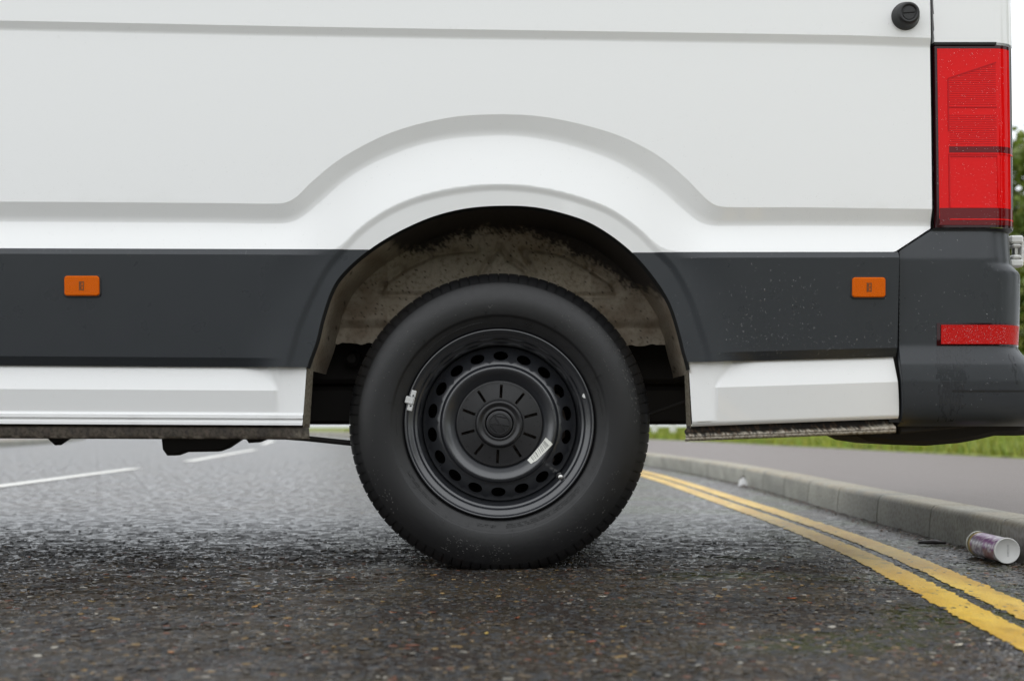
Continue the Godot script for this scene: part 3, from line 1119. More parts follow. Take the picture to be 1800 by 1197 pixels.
func tail_wrap(vs: Array, start: Callable, back: float) -> MB:
	# from the joint round the corner and along the rear to `back` metres in
	var m := MB.new()
	var rows := []
	for v in vs:
		var row := []
		var u0: float = start.call(v)
		var ue := tail_u(v)
		var r := 46.0 if v < 404.0 else 70.0
		var z0 := tail_z(u0, v)
		row.append(bp(u0, v, z0 - 0.012))
		row.append(bp(u0 + 0.6, v, z0 - 0.001))
		for i in 9:
			var u := lerpf(u0 + 2.0, ue - r, i / 8.0)
			row.append(bp(u, v, tail_z(u, v)))
		for i in range(1, 13):
			var a := PI / 2 * i / 12.0
			row.append(bp(ue - r + r * sin(a), v, z0 - r * (1.0 - cos(a)) * S))
		row.append(bp(ue, v, z0 - r * S - back))
		rows.append(row)
	m.sheet(rows, Vector3(0.5, 0, 1))
	return m

func make_tail() -> void:
	var pillar := tail_wrap([-780.0, -740.0, -500.0, -300.0, -150.0, -40.0, -10.0, 20.0, 50.0, 66.0, 70.0, 71.5], func(_v): return 1645.0, 0.10)
	put("corner_pillar", pillar, MT.white_paint, van)
	var ps := MB.new()
	ps.box(bp(1700.0, 74.2, -0.033), Vector3(0.145, 0.006, 0.05))
	put("lamp_seal", ps, MT.seal, van)
	# tail light
	var tl := Node3D.new()
	tl.name = "tail_light"
	van.add_child(tl)
	tl.position = bp(1710.0, 400.0, 0.0) - van.position
	var house := tail_wrap(steps(76.0, 398.0, 8.0) + [398.0, 400.0], func(_v): return 1645.5, 0.05)
	put("lamp_body", house, MT.lens_dark, tl)
	put("lens", tail_patch(1651.5, 1783.0, 82.5, 384.0, 0.0010, 4.0, 5.0), MT.lens_red, tl)
	put("lens_band", tail_patch(1670.0, 1790.0, 257.0, 268.0, 0.0018), MT.lens_deep, tl)
	put("lens_foot", tail_patch(1652.0, 1790.0, 366.0, 396.0, 0.0018), MT.lens_deep, tl)
	var lines := MB.new()
	for q in [[1669.5, 138.0, 1.2, 230.0], [1669.5, 270.0, 1.2, 366.0]]:
		var p := tail_patch(q[0] - q[2], q[0] + q[2], q[1], q[3], 0.0022)
		append(lines, p)
	for q in [[1670.0, 1755.0, 187.0], [1672.0, 1757.0, 274.5]]:
		append(lines, tail_patch(q[0], q[1], q[2] - 1.0, q[2] + 1.0, 0.0022))
	# the slanting top of the ribbed field
	var sl := MB.new()
	var rws := []
	for i in 18:
		var t := i / 17.0
		var u := lerpf(1669.0, 1755.0, t)
		var v := lerpf(136.5, 107.5, t)
		rws.append([bp(u, v - 1.2, tail_z(u, v) + 0.0022), bp(u, v + 1.2, tail_z(u, v) + 0.0022)])
	sl.sheet(rws, Vector3.BACK)
	append(lines, sl)
	put("lens_groove", lines, MT.lens_line, tl)
	var frame := MB.new()
	append(frame, tail_patch(1754.0, 1758.5, 272.0, 366.0, 0.0028))
	append(frame, tail_patch(1672.0, 1758.0, 363.0, 366.0, 0.0028))
	append(frame, tail_patch(1670.0, 1790.0, 268.5, 271.0, 0.0028))
	append(frame, tail_patch(1670.0, 1790.0, 385.0, 387.0, 0.0028))
	put("lens_frame", frame, MT.lens_red, tl)
	var ribs := MB.new()
	var v := 112.0
	while v < 255.0:
		var u0 := 1671.0
		if v < 136.0: u0 = lerpf(1755.0, 1669.0, (v - 107.5) / 29.0) + 3.0
		if absf(v - 187.0) > 3.0 and not (v > 190.0 and v < 199.0) and u0 < 1748.0:
			append(ribs, tail_patch(u0, 1754.0, v - 0.55, v + 0.55, 0.0014, 12.0))
		v += 3.9
	stuff(put("lens_rib", ribs, MT.lens_line, tl))
	# bumper
	var vs := steps(401.5, 462.0, 3.0) + steps(462.0, 482.0, 2.0) + steps(482.0, 600.0, 8.0) + steps(600.0, 752.0, 2.5)
	var start := func(w: float) -> float:
		if w < 441.0: return lerpf(1643.0, 1580.0, (w - 401.5) / 39.5)
		if w < 640.0: return 1579.5
		return 1579.5 + 6.5 * sin(clampf((w - 640.0) / 100.0, 0.0, 1.0) * 1.57)
	put("bumper", tail_wrap(vs, start, 0.30), MT.grey_plastic, van)
	var gr := MB.new()
	append(gr, tail_patch(1672.0, 1838.0, 686.0, 689.0, 0.0010))
	put("bumper_groove", gr, MT.seal, van)
	# rain water that has run down the bumper in streaks
	var runs := MB.new()
	for wv in steps(611.0, 741.0, 1.3):
		for wu in steps(1628.0, 1800.0, 1.3):
			var quad_ := []
			var hit := 0
			for o in [[0, 0], [1, 0], [1, 1], [0, 1]]:
				var uu: float = wu + o[0] * 1.3
				var vv: float = wv + o[1] * 1.3
				var shape := sm(0.0, 14.0, uu - 1634.0 - 10.0 * n_low.get_noise_2d(vv * 0.004, 3.0)) * sm(0.0, 10.0, lerpf(1712.0, 1694.0, (vv - 611.0) / 130.0) + 9.0 * n_low.get_noise_2d(vv * 0.02, 9.0) - uu)
				var right := sm(0.0, 8.0, uu - 1766.0 - (vv - 620.0) * 0.2) * sm(0.0, 8.0, 1790.0 - uu) * sm(684.0, 672.0, vv) * sm(616.0, 624.0, vv)
				var fing := n_mid.get_noise_2d(uu * 0.010, vv * 0.0015) + 0.5 * n_mid.get_noise_2d(uu * 0.004 + 5.0, vv * 0.004)
				if maxf(shape, right) + 0.55 * fing > lerpf(0.72, 1.02, sm(640.0, 735.0, vv)): hit += 1
				quad_.append(bp(uu, vv, tail_z(uu, vv) + 0.0004))
			if hit >= 3: runs.face(quad_, (quad_[1] - quad_[0]).cross(quad_[0] - quad_[3]).normalized() * 1.0)
	for i in runs.n.size():
		if runs.n[i].z < 0.0: runs.n[i] = -runs.n[i]
	stuff(put("water_run", runs, MT.wet_grey, van))
	# reflector
	var rf := Node3D.new()
	rf.name = "reflector"
	van.add_child(rf)
	rf.position = bp(1718.0, 588.0, 0.0) - van.position
	put("frame", tail_patch(1647.0, 1808.0, 568.0, 608.0, 0.0012), MT.lens_dark, rf)
	put("lens", tail_patch(1654.0, 1803.0, 571.5, 605.0, 0.0045, 4.0, 4.0), MT.reflex_red, rf)
	# door hinge behind the corner
	var hg := Node3D.new()
	hg.name = "door_hinge"
	van.add_child(hg)
	hg.position = px(1784.0, 444.0, -0.06) - van.position
	var kk := (CZ + 0.06) / FPX
	for q in [[415.0, 429.0, 12.0], [430.0, 436.0, 8.5], [449.0, 456.0, 8.5], [457.0, 470.0, 12.0]]:
		var m := MB.new()
		m.box(px(1785.0, (q[0] + q[1]) / 2.0, -0.06), Vector3(q[2] * 2.0 * kk, (q[1] - q[0]) * kk, 0.03), 0.004)
		put("hinge_knuckle", m, MT.hinge_white, hg)
	var pin := MB.new()
	pin.tube([px(1786.0, 434.0, -0.062), px(1786.0, 452.0, -0.062)], [0.008, 0.008], 12)
	put("hinge_pin", pin, MT.steel, hg)
	var strap := MB.new()
	strap.box(px(1795.0, 443.0, -0.065), Vector3(0.006, 0.055, 0.028), 0.002)
	put("hinge_strap", strap, MT.hinge_white, hg)

func append(m: MB, p: MB) -> void:
	var f := m.v.size()
	m.v.append_array(p.v)
	m.n.append_array(p.n)
	m.c.append_array(p.c)
	for i in p.ix: m.ix.append(i + f)

func poly_px(p: Array, z: float) -> PackedVector2Array:
	var o := PackedVector2Array()
	for q in p:
		var w := px(q[0], q[1], z)
		o.append(Vector2(w.x, w.y))
	return o

func make_under() -> void:
	# dark pressed flange under the long sill
	var sec := [[743.0, -0.030], [746.5, -0.022], [749.0, -0.010], [752.0, -0.008], [764.0, -0.009], [768.5, -0.010], [770.5, -0.013], [771.0, -0.022], [768.0, -0.030]]
	var m := MB.new()
	m.colored = true
	var rows := []
	var cols := []
	for u in [-2300.0, -1500.0, -800.0, -400.0] + steps(-200.0, 543.0, 6.0) + [543.0]:
		var row := []
		var cl := []
		for q in sec:
			var uu: float = u - (3.0 * pow(absf(q[0] - 759.0) / 12.0, 2.0) if u > 530.0 else 0.0)
			row.append(bp(uu, q[0] + 0.004 * u, q[1]))
			var w := 0.5 + 0.6 * n_low.get_noise_2d(u * 0.02, q[0] * 0.05) + 0.3 * n_mid.get_noise_2d(u * 0.01, q[0] * 0.02)
			var c := Color(0.045, 0.036, 0.028).lerp(Color(0.10, 0.082, 0.062), clampf(w, 0.0, 1.0))
			if u > 500.0 and q[0] > 755.0: c = c.lerp(Color(0.26, 0.24, 0.20), sm(500.0, 530.0, u) * clampf(0.6 + n_mid.get_noise_2d(u * 0.02, q[0] * 0.03), 0.0, 1.0))
			if q[0] > 768.0 and w > 0.6: c = Color(0.20, 0.18, 0.15)
			cl.append(c)
		rows.append(row)
		cols.append(cl)
	m.sheet(rows, Vector3.BACK, cols)
	put("sill_flange", m, MT.sill_flange, van)
	# the short one behind the wheel, its white edge muddy
	var sec2 := [[-1.0, -0.030], [2.0, -0.028], [8.0, -0.026], [11.0, -0.020], [14.0, -0.006], [17.0, -0.004], [18.5, -0.0055], [20.0, -0.004], [24.0, -0.005], [25.5, -0.012], [23.0, -0.024]]
	var m2 := MB.new()
	m2.colored = true
	rows = []
	cols = []
	for u in [1206.0] + steps(1208.0, 1577.0, 3.0) + [1577.0]:
		var row := []
		var cl := []
		for q in sec2:
			var base: float = 750.0 - 0.0385 * (u - 1213.0)
			var uu: float = clampf(u, 1206.0 + (5.0 if q[0] < 8.0 else 0.0), 1577.0)
			row.append(bp(uu, base + q[0] + 0.6 * n_mid.get_noise_2d(u * 0.01, 4.0), q[1]))
			var e := 15.0 + 3.5 * n_mid.get_noise_2d(u * 0.012, 2.0) + 2.5 * n_fine.get_noise_2d(u * 0.01, 2.0) - 6.0 * sm(1500.0, 1570.0, u) + 1.5 * sm(1400.0, 1250.0, u)
			var white := sm(e - 2.5, e + 1.5, q[0])
			var c := Color(0.02, 0.016, 0.012).lerp(Color(0.46, 0.43, 0.37), white)
			if absf(q[0] - 18.5) < 0.6: c = Color(0.10, 0.08, 0.06)
			if n_mid.get_noise_2d(u * 0.015, q[0] * 0.02 + 6.0) > 0.45: c = c.lerp(Color(0.16, 0.10, 0.06), 0.6)
			cl.append(c)
		rows.append(row)
		cols.append(cl)
	m2.sheet(rows, Vector3.BACK, cols)
	put("sill_flange", m2, MT.sill_flange, van)
	# brackets hanging below the sill
	for q in [[[[278, 760], [282, 770], [284, 790], [292, 801], [307, 801], [323, 795], [381, 794], [397, 788], [424, 770], [430, 760]], -0.16], [[[74, 760], [80, 770], [94, 783], [113, 770], [120, 760]], -0.16], [[[426, 762], [430, 771], [436, 779], [451, 778], [470, 770], [480, 762]], -0.2]]:
		var b := MB.new()
		b.prism(poly_px(q[0], q[1]), q[1] - 0.05, q[1], 0.006)
		put("jacking_bracket", b, MT.underbody, van)
	var rod := MB.new()
	rod.tube([px(420.0, 762.0, -0.14), px(540.0, 771.0, -0.14), px(612.0, 778.5, -0.14), px(700.0, 788.0, -0.14)], [0.0068, 0.0068, 0.0068, 0.0068], 12)
	put("brake_pipe", rod, MT.underbody, van)
	var rod2 := MB.new()
	rod2.tube([px(1120.0, 737.0, -0.2), px(1160.0, 722.0, -0.2), px(1216.0, 702.0, -0.2), px(1300.0, 690.0, -0.2)], [0.0045, 0.0045, 0.0045, 0.0045], 10)
	put("brake_cable", rod2, MT.underbody, van)
	var bolt := MB.new()
	bolt.lathe([[0.021, -0.01], [0.021, 0.0], [0.018, 0.005], [0.012, 0.006], [0.012, 0.018, 1], [0.0, 0.019]], 12, px(619.0, 631.0, -0.33), -1.0)
	put("chassis_bolt", bolt, MT.underbody, van)
	# chassis rails, floor, axle
	for z in [-0.42, -1.42]:
		var r := MB.new()
		r.box(Vector3(-1.4, 0.395, z), Vector3(5.2, 0.10, 0.10), 0.01)
		r.box(Vector3(-1.4, 0.52, z + 0.02), Vector3(5.2, 0.13, 0.07), 0.01)
		put("chassis_rail", r, MT.underbody, van)
	var ax := MB.new()
	ax.tube([Vector3(WX, WY, -0.2), Vector3(WX, WY, -0.9), Vector3(WX, WY, -1.7)], [0.05, 0.055, 0.05], 16)
	ax.tube([Vector3(WX - 0.0, WY, -0.80), Vector3(WX, WY, -0.86), Vector3(WX, WY, -1.0), Vector3(WX, WY, -1.06)], [0.05, 0.14, 0.14, 0.05], 16)
	put("rear_axle", ax, MT.underbody, van)
	var fl := MB.new()
	fl.box(Vector3(-2.55, 0.60, -0.95), Vector3(4.1, 0.04, 1.92))
	fl.box(Vector3(0.79, 0.60, -0.95), Vector3(0.62, 0.04, 1.92))
	fl.box(Vector3(-0.01, 0.60, -0.95), Vector3(0.98, 0.04, 1.30))
	put("floor_pan", fl, MT.underbody, van)
	for x in [-1.4, -0.9, 0.75]:
		var cm := MB.new()
		cm.box(Vector3(x, 0.45, -0.92), Vector3(0.10, 0.12, 1.4), 0.01)
		put("cross_member", cm, MT.underbody, van)
	# tray and tow guard under the bumper
	var tr := MB.new()
	tr.prism(poly_px([[1496, 752], [1512, 768], [1530, 776], [1570, 782], [1630, 784], [1690, 779], [1722, 773], [1752, 766], [1790, 766], [1840, 764], [1850, 735], [1500, 735]], -0.10), -0.42, -0.10, 0.012)
	put("bumper_tray", tr, MT.underbody, van)
	var lip := MB.new()
	lip.prism(poly_px([[1580, 738], [1800, 732], [1822, 735], [1800, 742], [1700, 752], [1640, 757], [1583, 763]], 0.0), -0.05, 0.0, 0.004)
	put("bumper_lower_lip", lip, MT.underbody, van)

func make_shell() -> void:
	# roof, far side, nose and rear doors: everything behind the side that faces the camera
	var zn := ZP - 0.045
	var zf := -1.93
	var top := H + (VH + 780.0) * S
	var rear := (1772.0 - 900.0) * S
	var prof := [[rear, 0.50], [rear, 0.9], [rear - 0.008, 1.6], [rear - 0.02, top - 0.02], [rear - 0.06, top + 0.06], [-2.6, top + 0.08], [-3.1, top + 0.02], [-3.9, 1.45], [-4.55, 1.10], [-4.7, 0.75], [-4.7, 0.30]]
	var m := MB.new()
	for i in prof.size() - 1:
		var a := Vector2(prof[i][0], prof[i][1])
		var b := Vector2(prof[i + 1][0], prof[i + 1][1])
		var d := (b - a).normalized()
		var nn := Vector3(d.y, -d.x, 0)
		if i == 6: continue
		m.face([Vector3(a.x, a.y, zn - 0.06), Vector3(b.x, b.y, zn - 0.06), Vector3(b.x, b.y, zf), Vector3(a.x, a.y, zf)], nn)
	var far := PackedVector2Array()
	for p in prof: far.append(Vector2(p[0], p[1]))
	var tri := Geometry2D.triangulate_polygon(far)
	var f := m.v.size()
	for p in far: m.vert(Vector3(p.x, p.y, zf), Vector3.FORWARD)
	for i in range(0, tri.size(), 3): m.tri(f + tri[i], f + tri[i + 1], f + tri[i + 2])
	# near side above the visible panel and of the cab
	var cab := PackedVector2Array([Vector2(-4.7, 0.30), Vector2(-4.7, 0.75), Vector2(-4.55, 1.10), Vector2(-3.9, 1.45), Vector2(-3.1, top + 0.02), Vector2(-2.98, top), Vector2(-2.98, 0.9), Vector2(-3.18, 0.86), Vector2(-3.28, 0.72), Vector2(-3.28, 0.34), Vector2(-3.25, 0.32), Vector2(-4.1, 0.32), Vector2(-4.12, 0.6), Vector2(-4.3, 0.32)])
	cab = PackedVector2Array([Vector2(-4.7, 0.30), Vector2(-4.7, 0.75), Vector2(-4.55, 1.10), Vector2(-3.9, 1.45), Vector2(-3.1, top + 0.02), Vector2(-2.98, top), Vector2(-2.98, 0.32), Vector2(-3.22, 0.32), Vector2(-3.24, 0.60), Vector2(-3.40, 0.78), Vector2(-3.67, 0.84), Vector2(-3.94, 0.78), Vector2(-4.10, 0.60), Vector2(-4.12, 0.30)])
	m.prism(cab, zn - 0.05, zn, 0.0)
	# the curve from side to roof
	var rws := []
	for i in 9:
		var a := PI / 2 * i / 8.0
		var y := top + 0.08 * sin(a)
		var z := ZP + lean(-780.0) + 0.007 - 0.17 * (1.0 - cos(a))
		rws.append([Vector3(-3.05, y, z), Vector3(rear - 0.05, y, z)])
	m.sheet(rws, Vector3(0, 1, 1))
	put("body_shell", m, MT.white_paint, van)
	var g := MB.new()
	g.face([Vector3(-3.12, top - 0.01, zn - 0.10), Vector3(-3.88, 1.47, zn - 0.10), Vector3(-3.88, 1.47, zf + 0.1), Vector3(-3.12, top - 0.01, zf + 0.1)], Vector3(-0.75, 0.65, 0).normalized())
	put("windscreen", g, MT.glass_dark, van)
	var dj := MB.new()
	dj.box(Vector3(rear + 0.001, 1.35, (zn + zf) / 2.0), Vector3(0.006, 1.7, 0.012))
	put("rear_door_joint", dj, MT.seal, van)

# ------------------------------------------------------------------ wheel
func band_hole_z(r: float) -> float:
	return lerpf(-0.031, -0.066, clampf((r - 0.142) / 0.042, 0.0, 1.0))

func bulge_z(r: float) -> float:
	# the raised ring between the holes and the cap
	return cr([[0.1030, -0.0370], [0.106, -0.0340], [0.112, -0.0288], [0.119, -0.0225], [0.126, -0.0175], [0.131, -0.0158], [0.135, -0.0168], [0.1385, -0.0215], [0.142, -0.0310]], r)

func holed_ring(m: MB, r0: float, r1: float, cells: int, turn: float, zr: Callable, shape: Callable, wall: float, sub := 8) -> void:
	# a ring of `cells` sectors, each with a hole; shape(k, n) gives the hole's outline as (angle, radius) offsets round the cell
	var nper := sub * 4
	for cidx in cells:
		var mid := turn + TAU * cidx / cells
		var half := PI / cells
		var outer := []
		var inner := []
		for k in nper:
			var t := float(k) / sub
			var e := int(t)
			var f := t - e
			var p := [Vector2(lerpf(-1, 1, f), 1), Vector2(1, lerpf(1, -1, f)), Vector2(lerpf(1, -1, f), -1), Vector2(-1, lerpf(-1, 1, f))][e] as Vector2
			outer.append(Vector2(mid - p.x * half, lerpf(r0, r1, p.y * 0.5 + 0.5)))
			inner.append(shape.call(mid, p))
		var io := []
		var ii := []
		var iw := []
		var il := []
		for k in nper:
			for q in [[outer, io], [inner, ii]]:
				var w: Vector2 = q[0][k]
				var z: float = zr.call(w.y)
				var dz: float = (zr.call(w.y + 0.0005) - zr.call(w.y - 0.0005)) / 0.001
				var d := Vector3(cos(w.x), sin(w.x), 0)
				q[1].append(m.vert(d * w.y + Vector3(0, 0, z), (Vector3(0, 0, 1) - d * dz).normalized()))
			var w: Vector2 = inner[k]
			var c := Vector3(cos(mid), sin(mid), 0) * (r0 + r1) * 0.5
			var p := Vector3(cos(w.x), sin(w.x), 0) * w.y
			var nn := (c - p).normalized()
			iw.append(m.vert(p + Vector3(0, 0, zr.call(w.y)), nn))
			il.append(m.vert(p + Vector3(0, 0, zr.call(w.y) - wall), nn))
		for k in nper:
			var j := (k + 1) % nper
			m.quad(io[k], io[j], ii[j], ii[k])
			m.quad(iw[k], iw[j], il[j], il[k])

func make_wheel() -> Node3D:
	var w := Node3D.new()
	w.name = "wheel"
	# tyre
	var prof := [[0.2215, -0.022], [0.2250, -0.012], [0.2275, -0.0085], [0.2310, -0.0070], [0.2350, -0.0050], [0.2420, -0.0020], [0.2500, 0.0005], [0.2530, 0.0022], [0.2545, 0.0048], [0.2580, 0.0060], [0.2680, 0.0078], [0.2800, 0.0085], [0.2920, 0.0078], [0.3040, 0.0055], [0.3150, 0.0015], [0.3240, -0.0030], [0.3285, -0.0058], [0.3300, -0.0068], [0.3390, -0.0145], [0.3450, -0.0215], [0.3490, -0.0275], [0.3520, -0.0330], [0.3538, -0.0380], [0.3548, -0.0450], [0.3554, -0.0640], [0.3490, -0.0650], [0.3490, -0.0740], [0.3556, -0.0750], [0.3558, -0.1030], [0.3490, -0.1040], [0.3490, -0.1130], [0.3558, -0.1140], [0.3556, -0.1450], [0.3490, -0.1460], [0.3490, -0.1550], [0.3554, -0.1560], [0.3545, -0.1780], [0.3490, -0.1950], [0.3300, -0.2150], [0.2900, -0.2260], [0.2500, -0.2210], [0.2250, -0.2080]]
	var t := MB.new()
	t.colored = true
	var pitch := 92
	var fr := [0.0, 0.015, 0.110, 0.125, 0.40, 0.72]
	var ncol := pitch * fr.size()
	var np := prof.size()
	var dmg := FastNoiseLite.new()
	dmg.seed = 31
	dmg.frequency = 9.0
	for c in ncol:
		var in_slit: bool = c % 6 == 1 or c % 6 == 2
		for i in np:
			var r: float = prof[i][0]
			var z: float = prof[i][1]
			var skew: float = 0.010 * clampf((r - 0.328) / 0.026, 0.0, 1.0) * 0.3
			var a: float = TAU * (int(c / 6.0) + fr[c % 6]) / pitch + skew
			if in_slit and r > 0.3295 and z > -0.066:
				var dep := 0.015 * clampf((r - 0.3290) / 0.005, 0.0, 1.0)
				z -= dep
				if r > 0.345: r -= 0.0025
			var ro := 0.2215 + (r - 0.2215) * 1.04
			var p := Vector3(cos(a) * ro, sin(a) * ro, z)
			# dust left in patches on the side wall
			var dust := clampf(dmg.get_noise_3d(p.x, p.y, 0.3) * 1.4 - 0.25, 0.0, 1.0) * sm(0.25, 0.29, r)
			var wet := clampf(dmg.get_noise_3d(p.x * 0.7, p.y * 0.7, 7.0) + 0.3, 0.0, 1.0)
			var col := Color(0.95, 0.95, 0.97).lerp(Color(2.6, 2.4, 2.2), dust * 0.8).lerp(Color(0.72, 0.72, 0.74), wet * 0.5)
			if r < 0.2535 and r > 0.23:
				col = col.lerp(Color(2.6, 1.9, 1.5), clampf(dmg.get_noise_3d(p.x * 0.8, p.y * 0.8, 3.0) * 2.0 - 0.1, 0.0, 0.8))
			if p.y < -WY: p.y = -WY + 0.0006 * (p.y + WY) * 0.0
			t.vert(p, Vector3.ZERO, col)
	# normals: the profile's own, bent only inside the slits
	for c in ncol:
		for i in np:
			var p0: Array = prof[maxi(i - 1, 0)]
			var p1: Array = prof[mini(i + 1, np - 1)]
			var nn := Vector2(p1[1] - p0[1], p0[0] - p1[0]).normalized() * -1.0
			var a: float = TAU * (int(c / 6.0) + fr[c % 6]) / pitch
			t.n[c * np + i] = Vector3(cos(a) * nn.x, sin(a) * nn.x, nn.y)
	for c in ncol:
		var cn := (c + 1) % ncol
		for i in np - 1:
			t.quad(c * np + i, cn * np + i, cn * np + i + 1, c * np + i + 1)
	local("tyre", t, MT.rubber, w)
	# raised mould marks and small lettering on the side wall
	var mk := MB.new()
	var rr := RandomNumberGenerator.new()
	rr.seed = 77
	var zs := func(r: float) -> float: return cr([[0.231, -0.007], [0.235, -0.005], [0.242, -0.002], [0.25, 0.0005], [0.2545, 0.0048], [0.268, 0.0078], [0.28, 0.0085], [0.3, 0.006]], 0.2215 + (r - 0.2215) / 1.04)
	for k in 30:
		var a := deg_to_rad(12.0 * k + rr.randf_range(-2.0, 2.0))
		var r0: float = [0.236, 0.238, 0.246][k % 3]
		var r1: float = [0.252, 0.246, 0.268][k % 3]
		var rm := (r0 + r1) * 0.5
		mk.box(Vector3(cos(a) * rm, sin(a) * rm, zs.call(rm) + 0.0002), Vector3(r1 - r0, 0.0014, 0.0022), 0.0, Basis(Vector3.UP, atan2(zs.call(r0) - zs.call(r1), r1 - r0)).rotated(Vector3.BACK, a))
	for run in [[-102.0, -92.0, 0.2425, 2], [-86.0, -38.0, 0.2415, 3], [-152.0, -128.0, 0.2420, 2], [100.0, 140.0, 0.2425, 1], [168.0, 186.0, 0.2425, 1], [5.0, 30.0, 0.2440, 1]]:
		for row in run[3]:
			var a: float = run[0]
			var r: float = run[2] - 0.0038 * (row - (run[3] - 1) * 0.5)
			while a < run[1]:
				if rr.randf() > 0.16:
					var an := deg_to_rad(a)
					mk.box(Vector3(cos(an) * r, sin(an) * r, zs.call(r) + 0.0003), Vector3(0.0026 * rr.randf_range(0.6, 1.0), 0.0012 * rr.randf_range(0.6, 1.3), 0.0022), 0.0, Basis(Vector3.BACK, an))
				a += 0.62
	mk.colored = true
	stuff(local("sidewall_marks", mk, MT.rubber, w))
	var sf := MB.new()
	for q in [[0.0, 40.0, 90, 0.315, 0.335], [-65.0, -20.0, 40, 0.29, 0.325], [-115.0, -85.0, 70, 0.285, 0.325], [-160.0, -140.0, 25, 0.30, 0.33], [20.0, 60.0, 50, 0.27, 0.33], [90.0, 200.0, 40, 0.27, 0.33]]:
		for k in q[2]:
			var an := deg_to_rad(rr.randf_range(q[0], q[1]))
			var r := rr.randf_range(q[3], q[4])
			var z: float = cr([[0.268, 0.0078], [0.28, 0.0085], [0.292, 0.0078], [0.304, 0.0055], [0.315, 0.0015], [0.324, -0.003], [0.33, -0.0068], [0.336, -0.012]], 0.2215 + (r - 0.2215) / 1.04)
			sf.box(Vector3(cos(an) * r, sin(an) * r, z + 0.0001), Vector3(rr.randf_range(0.0006, 0.0022), rr.randf_range(0.0006, 0.0045), 0.0006), 0.0, Basis(Vector3.UP, 0.45 * clampf((r - 0.28) / 0.05, 0.0, 1.6)).rotated(Vector3.BACK, an + rr.randf_range(-0.5, 0.5)))
	stuff(local("sidewall_scuffs", sf, MT.scuff, w))
	var dot := TextMesh.new()
	dot.text = "DOT"
	dot.font = SystemFont.new()
	dot.font.font_names = PackedStringArray(["Droid Sans"])
	dot.font_size = 32
	dot.pixel_size = 0.0105 / 32.0
	dot.depth = 0.0012
	var dt := local("sidewall_lettering", dot, MT.rubber, w)
	var da := deg_to_rad(73.0)
	dt.position = Vector3(cos(da) * 0.2425, sin(da) * 0.2425, -0.0012)
	dt.rotation = Vector3(0.30, 0, da - PI / 2)
	# rim: lip, bead seat, well
	var rim := MB.new()
	rim.lathe([[0.2190, -0.030], [0.2238, -0.016], [0.2246, -0.006], [0.2240, -0.0015], [0.2222, 0.0008], [0.2200, 0.0005], [0.2185, -0.0016], [0.2168, -0.0045], [0.2140, -0.0072], [0.2090, -0.0102], [0.2050, -0.0128], [0.2026, -0.0160], [0.2018, -0.0215], [0.2005, -0.0240], [0.1975, -0.0250], [0.1940, -0.0290], [0.1910, -0.0400], [0.1885, -0.0600], [0.1872, -0.0720], [0.1860, -0.0735, 1], [0.1855, -0.0700], [0.1840, -0.0660]], 160)
	holed_ring(rim, 0.142, 0.184, 18, deg_to_rad(89.0), band_hole_z, func(mid: float, p: Vector2) -> Vector2:
		var a := p.angle()
		var e := Vector2(cos(a) * 0.0172, sin(a) * 0.0112)
		return Vector2(mid - e.x / 0.1615, 0.1630 + e.y), 0.010)
	var bp_ := []
	for k in 19:
		var r := lerpf(0.142, 0.103, k / 18.0)
		bp_.append([r, bulge_z(r)])
	rim.lathe(bp_, 128)
	local("rim", rim, MT.rim_paint, w)
	var well := MB.new()
	well.lathe([[0.1870, -0.074], [0.1860, -0.12], [0.1860, -0.205], [0.12, -0.207], [0.03, -0.207]], 64)
	local("rim_well", well, MT.underbody, w)
	var disc := MB.new()
	disc.lathe([[0.152, -0.150], [0.152, -0.132, 1], [0.09, -0.132]], 64)
	disc.lathe([[0.09, -0.132], [0.09, -0.09, 1], [0.0, -0.088]], 48)
	local("brake_disc", disc, MT.brake_iron, w)
	var cal := MB.new()
	for k in 6:
		var a := deg_to_rad(-38.0 + 15.0 * k)
		cal.box(Vector3(cos(a) * 0.146, sin(a) * 0.146, -0.103), Vector3(0.030, 0.036, 0.03), 0.007, Basis(Vector3.BACK, a + 0.1))
	local("brake_caliper", cal, MT.brake_iron, w)
	# centre cap with ten slots
	var cap := MB.new()
	var cz := func(r: float) -> float: return -0.0265 - 0.0045 * clampf((r - 0.058) / 0.042, 0.0, 1.0)
	cap.lathe([[0.1045, -0.040], [0.1035, -0.0330], [0.1015, -0.0312], [0.1000, -0.0310]], 96)
	holed_ring(cap, 0.058, 0.100, 10, deg_to_rad(87.0), cz, func(mid: float, p: Vector2) -> Vector2:
		var r := 0.0775 + clampf(p.y * 1.02, -1.0, 1.0) * 0.0160
		return Vector2(mid - p.x * 0.0034 / r, r), 0.006)
	cap.lathe([[0.0585, -0.0266], [0.0582, -0.0285, 1], [0.0574, -0.0285, 1], [0.0572, -0.0225], [0.0560, -0.0190], [0.0530, -0.0160], [0.0500, -0.0150], [0.0470, -0.0165], [0.0425, -0.0205], [0.0400, -0.0205], [0.0375, -0.0195], [0.0345, -0.0190], [0.0335, -0.0205, 1], [0.0325, -0.0260, 1], [0.0315, -0.0200, 1], [0.0308, -0.0182], [0.0290, -0.0176], [0.0, -0.0170]], 96)
	local("centre_cap", cap, MT.cap_plastic, w)
	var em := MB.new()
	em.lathe([[0.0254, -0.0180], [0.0250, -0.0150], [0.0236, -0.0148], [0.0232, -0.0180]], 64)
